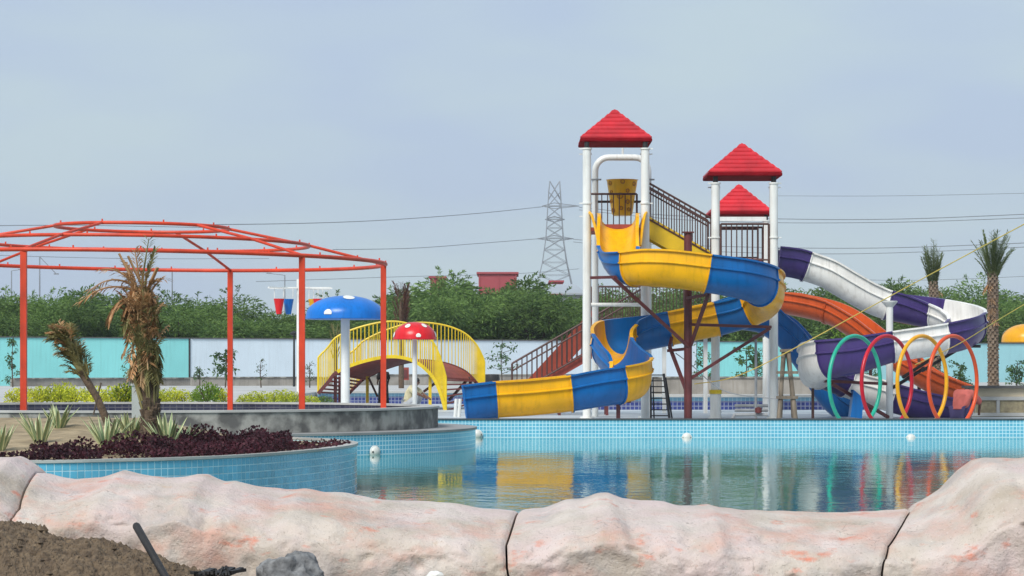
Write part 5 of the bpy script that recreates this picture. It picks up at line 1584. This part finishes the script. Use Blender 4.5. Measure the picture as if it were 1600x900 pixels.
# tall date palms on the right
def standing_palm(label, px, d, ybase, ycrown, ytop, wtr, spread, seed, lean=0, nf=34):
    rg = random.Random(seed)
    base = P(px+lean, ybase, d); base.z = .33
    head = P(px, ycrown, d)
    t = thing('date_palm', base, label, 'palm')
    r = wtr/F*d/2
    MB().tube([base, base.lerp(head, .4), base.lerp(head, .8), head], [r*1.05, r*.92, r, r*.8], 16).build('trunk', M['palm_bark'], t, smooth=True)
    bm_ = MB().box((0, 0, 0), (r*.62, r*.28, r*.75)).mesh('leaf_base', M['palm_boot'])
    n = int((head.z-base.z)/(r*.62))
    for i in range(n):
        for k in range(7):
            a = k/7*6.28+(i % 2)*.45; f = (i+.5)/n; c = base.lerp(head, f)
            inst('leaf_base', bm_, t, c+Vector((math.cos(a)*r*.98, math.sin(a)*r*.98, rg.uniform(-.1, .1)*r)), (R(16+rg.uniform(-9, 16)), 0, a-math.pi/2+rg.uniform(-.2, .2)), (rg.uniform(.7, 1.1), 1, rg.uniform(.7, 1.15)))
    H = P(0, ytop, d).z-head.z
    for i in range(nf):
        a = rg.uniform(0, 6.28); sp = spread*rg.random()**.7
        b = MB(); L_ = H*rg.uniform(.5, 1.12)
        frond(b, head+Vector((math.cos(a)*r*.6, math.sin(a)*r*.6, -rg.uniform(0, .25)*H)), Vector((math.cos(a)*sp, math.sin(a)*sp, 1)), L_, .4+sp*1.6, 20, H*.20, H*.017, rg, curl=1.0)
        b.build('frond', M['leaf_palm'], t)
    for i in range(12):
        a = rg.uniform(0, 6.28); f = rg.uniform(.55, .98); c = base.lerp(head, f)
        b = MB(); frond(b, c, Vector((math.cos(a), math.sin(a), .3)), H*.3, 2.2, 7, H*.16, H*.02, rg)
        b.build('frond', M['frond_dry'], t)
standing_palm('date palm with scaly trunk and short crown at far right', 1551, 100, 612, 425, 356, 15, .34, 5, 1, 44)
standing_palm('date palm with narrow upright crown behind the purple slide', 1458, 124, 612, 440, 374, 13, .20, 6, 6, 32)

# dry palm behind the footbridge, small dry palm at its left end
def dry_bundle(label, px, d, y0, y1, w, seed, mt='frond_dry', n=40):
    rg = random.Random(seed); a, c = P(px, y0, d), P(px, y1, d); a.z = .33
    t = thing('date_palm', a, label, 'palm'); hh = c.z-a.z; r = w/F*d
    MB().tube([a, a.lerp(c, .6), a.lerp(c, .8)], [r*.5, r*.42, r*.3], 10).build('trunk', M['palm_bark'], t, smooth=True)
    for i in range(n):
        f = rg.uniform(.45, .86); an = rg.uniform(0, 6.28); b = MB()
        frond(b, a.lerp(c, f)+Vector((math.cos(an)*r*.6, math.sin(an)*r*.6, 0)), Vector((math.cos(an)*.25, math.sin(an)*.25, 1)), hh*rg.uniform(.1, .17), .5, 10, hh*.06, hh*.006, rg, curl=1.0)
        b.build('frond', M[mt], t)
M['frond_maroon'] = leaf_mat('frond_maroon', (.08, .035, .028), (.20, .09, .06), .15, .2)
dry_bundle('withered maroon palm behind the footbridge at the end of the trees', 627, 116, 610, 438, 9, 61, 'frond_maroon', 46)
dry_bundle('pale withered palm at the left foot of the footbridge', 524, 100, 612, 505, 6, 62, 'frond_green', 22)

# agaves with pale margins
def agave(label, px, d, y0, y1, seed, n=13, spread=.42):
    rg = random.Random(seed); base = P(px, y0, d); base.z = soil_h(base.x, d)-.02
    t = thing('agave', base, label, 'agave')
    H = P(0, y1, d).z-base.z
    for i in range(n):
        a = rg.uniform(0, 6.28); sp = spread*rg.uniform(.15, 1.0); L_ = H*rg.uniform(.65, 1.05)
        d0 = Vector((math.cos(a)*sp, math.sin(a)*sp, 1)).normalized(); s = d0.cross(Vector((-math.sin(a), math.cos(a), .2))).normalized()
        s = Vector((-math.sin(a), math.cos(a), 0)); p = base+Vector((math.cos(a), math.sin(a), 0))*.04
        mids, lf, rt = [], [], []
        for k in range(7):
            f = k/6; q = p+d0*L_*f+Vector((math.cos(a), math.sin(a), -.6))*L_*.10*f*f*(1+sp)
            wd = .034*(1-f**1.8)*(.75+.5*math.sin(min(1, f*2)*math.pi/2))+.001
            nn = d0.cross(s)
            mids.append((q, wd, nn))
        def strip(u0, u1, lift):
            b = MB()
            for q, wd, nn in mids:
                for u in (u0, (u0+u1)/2, u1):
                    b.v.append(q+s*wd*u+nn*(abs(u)*wd*-.45)+nn*lift)
            for k in range(6):
                for c in range(2): b.f.append((k*3+c, k*3+c+1, (k+1)*3+c+1, (k+1)*3+c))
            return b
        lfb = strip(-1, 1, 0).build('leaf', M['agave_edge'], t, smooth=True)
        for lift in (.003, -.003): strip(-.5, .5, lift).build('leaf_stripe', M['agave_mid'], lfb, smooth=True)
for i, (lab, px, d, y0, y1) in enumerate((('striped agave nearest the left edge behind the rock border', -2, 31, 706, 655), ('striped agave left of the leaning palm, nearer one', 63, 32.5, 692, 634), ('striped agave behind another left of the leaning palm', 92, 35.5, 672, 627), ('striped agave under the leaning palm trunk', 168, 31.8, 694, 640), ('striped agave left of the tied palm trunk', 203, 33.8, 682, 640), ('striped agave right of the tied palm trunk', 262, 32.6, 686, 640), ('low splayed striped agave far right of the tied palm trunk', 284, 34.0, 676, 648))):
    agave(lab, px, d, y0, y1, 200+i, 26 if i != 6 else 12, .62 if i < 6 else 1.2)

# maroon ground cover
rg = random.Random(9); b = MB(); cnt = 0
def cover(x, y):
    px = 800+F*x/y
    edge_ = min((x-a)**2+(y-c)**2 for a, c in _pp)**.5
    lim = interp([(-400, 1.5), (0, 1.5), (140, 1.7), (240, 2.6), (290, 4.2), (480, 5.0)], px)
    if edge_ > lim or edge_ < .09 or (px > 225 and y > 35.3) or (px <= 225 and y > 31.5): return 0
    n_ = noise.noise(Vector((x*1.5, y*.9, 3)))
    dens = 1 if px > 240 else (1 if n_ > -.12 else .05)
    if px > 455: dens *= .25
    return dens*(.75+.25*noise.noise(Vector((x*3, y*3, 1))))
while cnt < 17000:
    x, y = rg.uniform(-8, -2.2), rg.uniform(27.6, 38.5)
    if y > 29.5 and x < -6.4: continue
    if not inside_planter(x, y, .09): continue
    dn = cover(x, y)
    if rg.random() > dn: continue
    cnt += 1
    hmax = (.12+.26*max(0, noise.noise(Vector((x*2.0, y*1.4, 7)))))*(1.0 if dn > .3 else .4)
    p = Vector((x, y, soil_h(x, y)+hmax*rg.random()**.6))
    o = (rvec(rg)+Vector((0, 0, .6))).normalized()
    leaf_quad(b, p, o, rvec(rg), rg.uniform(.035, .075), rg.uniform(.025, .045))
o = b.build('ground_cover', M['leaf_maroon'])
tag(o, 'dark maroon ground cover along the mosaic planter edge', 'ground cover', kind='stuff')

# rough weeds by the low walls
for i, (px, d, w_) in enumerate(((270, 131, 46), (1130, 92, 30), (1455, 100, 24), (900, 138, 40))):
    pass

# ------------------------------------------------------------------ far things
def building(label, px0, px1, y0, d, m, roofm=None, dep=10, windows=0):
    a = P(px0, y0, d); c = P(px1, y0, d)
    t = thing('far_building', ((a.x+c.x)/2, d, -1), label, 'building')
    z1 = a.z
    MB().box(((a.x+c.x)/2, d+dep/2, (z1-1)/2), (c.x-a.x, dep, z1+1)).build('wall', M[m], t)
    MB().box(((a.x+c.x)/2, d+dep/2, z1+.11), (c.x-a.x+.5, dep+.5, .22)).build('parapet', M[roofm or m], t)
    w = c.x-a.x
    for e in (-.5, .02, .5): MB().box(((a.x+c.x)/2+e*w*.97, d-.04, z1-1.2), (.16, .1, 2.4)).build('pilaster', M[m], t)
building('red flat topped building rising above the trees in the middle', 748, 807, 428, 300, 'far_red')
building('small red rooftop left of the larger red building', 673, 694, 434.5, 310, 'far_red')
building('narrow red rooftop just left of the tallest tower', 861, 878, 441, 305, 'far_red')
a, c = P(858, 460, 240), P(915, 460, 240)
t = thing('metal_shed', ((a.x+c.x)/2, 240, -1), 'grey metal roofed shed above the trees left of the tallest tower', 'shed')
MB().box(((a.x+c.x)/2, 244, (a.z-1)/2), (c.x-a.x-.4, 7, a.z+1)).build('wall', M['far_roof'], t)
MB().slab([P(860, 446, 247), P(898, 446, 247), P(917, 460, 240), P(858, 459, 240)], (0, 0, .12)).build('roof', M['far_roof'], t, fixn=True)

# pylon
DP = 720
t = thing('power_pylon', P(866, 600, DP), 'steel lattice power pylon on the skyline left of the tallest tower', 'pylon')
def pw(y): return interp([(283, 8), (322, 10.5), (372, 13.5), (410, 19), (445, 27), (600, 60)], y)
legs = MB(); br_ = MB()
lv = [300, 322, 340, 356, 372, 390, 410, 430, 452, 490, 540, 600]
def cor(y, i):
    w = pw(y)/F*DP; c = P(866.5, y, DP); sx, sy = ((-1,-1),(1,-1),(1,1),(-1,1))[i % 4]
    return c+Vector((sx*w, sy*w, 0))
for i in range(4):
    legs.tube([cor(y, i) for y in lv], .13, 5)
    for a, c in zip(lv, lv[1:]):
        br_.beam(cor(a, i), cor(c, i+1), .13); br_.beam(cor(a, i+1), cor(c, i), .13); br_.beam(cor(c, i), cor(c, i+1), .12)
for px in (859, 874.5):
    for i in range(4): legs.tube([cor(300, i) if (px < 866) == (i in (0, 3)) else cor(312, i), P(px, 283, DP)], .15, 5)
legs.build('leg_frame', M['pylon_steel'], t); br_.build('lattice', M['pylon_steel'], t)
for y, x0, x1 in ((322, 847, 905), (373, 840, 896), (343, 852, 882)):
    b = MB()
    for dy in (-2, 2):
        b.beam(P(x0, y, DP), P(866, y-5, DP+dy), .2); b.beam(P(x0, y, DP), P(866, y+4, DP+dy), .2)
        b.beam(P(x1, y, DP), P(866, y-5, DP+dy), .2); b.beam(P(x1, y, DP), P(866, y+4, DP+dy), .2)
    b.beam(P(x0, y, DP), P(x1, y, DP), .22); b.build('cross_arm', M['pylon_steel'], t)
def cable(label, pts, d0, d1, r):
    n = len(pts)
    P3 = [P(x, y, d0+(d1-d0)*i/(n-1)) for i, (x, y) in enumerate(pts)]
    tag(MB().tube(catmull(P3, 6), r, 5).build('power_line', M['cable'], smooth=True), label, 'power line', 'power lines on the skyline')
cable('power line running left from the pylon top arm', [(848, 323), (740, 334), (600, 344), (470, 349), (330, 351)], DP, 560, .085)
cable('power line running left from the pylon lower arm', [(842, 373), (740, 381), (640, 388), (520, 390)], DP, 600, .075)
cable('power line from the pylon top arm to the right', [(905, 324), (1010, 334), (1100, 339), (1220, 342), (1330, 343), (1450, 341), (1640, 333)], DP, 560, .085)
cable('second power line just below the one at the right', [(905, 328), (1010, 339), (1100, 345), (1220, 348), (1330, 348), (1450, 346), (1640, 339)], DP, 560, .075)
cable('power line at the height of the white slide start', [(896, 374), (1000, 381), (1220, 387), (1400, 387), (1640, 378)], DP, 560, .08)
cable('power line below the white slide start, behind the palms', [(896, 378), (1000, 388), (1220, 396), (1400, 395), (1640, 384)], DP, 560, .07)
cable('faint high power line at the upper right', [(1210, 306), (1400, 306), (1640, 301)], 640, 560, .05)
cable('low power line left of the tallest tower', [(905, 420), (800, 428), (640, 432), (520, 436), (400, 440)], 700, 620, .06)
cable('power line behind the gazebo rings at the left', [(-40, 353), (120, 352), (340, 356)], 520, 600, .07)
cable('low power line at the right behind the date palms', [(1640, 430), (1500, 436), (1400, 438), (1300, 436)], 600, 640, .055)
cable('low power line behind the gazebo posts at the left', [(-40, 398), (200, 404), (420, 404)], 520, 600, .05)

# ------------------------------------------------------------------ the hazy air
hz = MB().box((0, 440, 28.5), (1100, 1060, 62)).build('haze', None)
hz['kind'] = 'stuff'
hm = bpy.data.materials.new('hazy_air'); hm.use_nodes = True
hn = hm.node_tree; hn.nodes.remove(hn.nodes['Principled BSDF'])
pv = hn.nodes.new('ShaderNodeVolumePrincipled')
pv.inputs['Color'].default_value = (.92, .95, 1.0, 1); pv.inputs['Density'].default_value = .00027; pv.inputs['Anisotropy'].default_value = .2
hn.links.new(pv.outputs['Volume'], hn.nodes['Material Output'].inputs['Volume'])
hz.data.materials.append(hm)
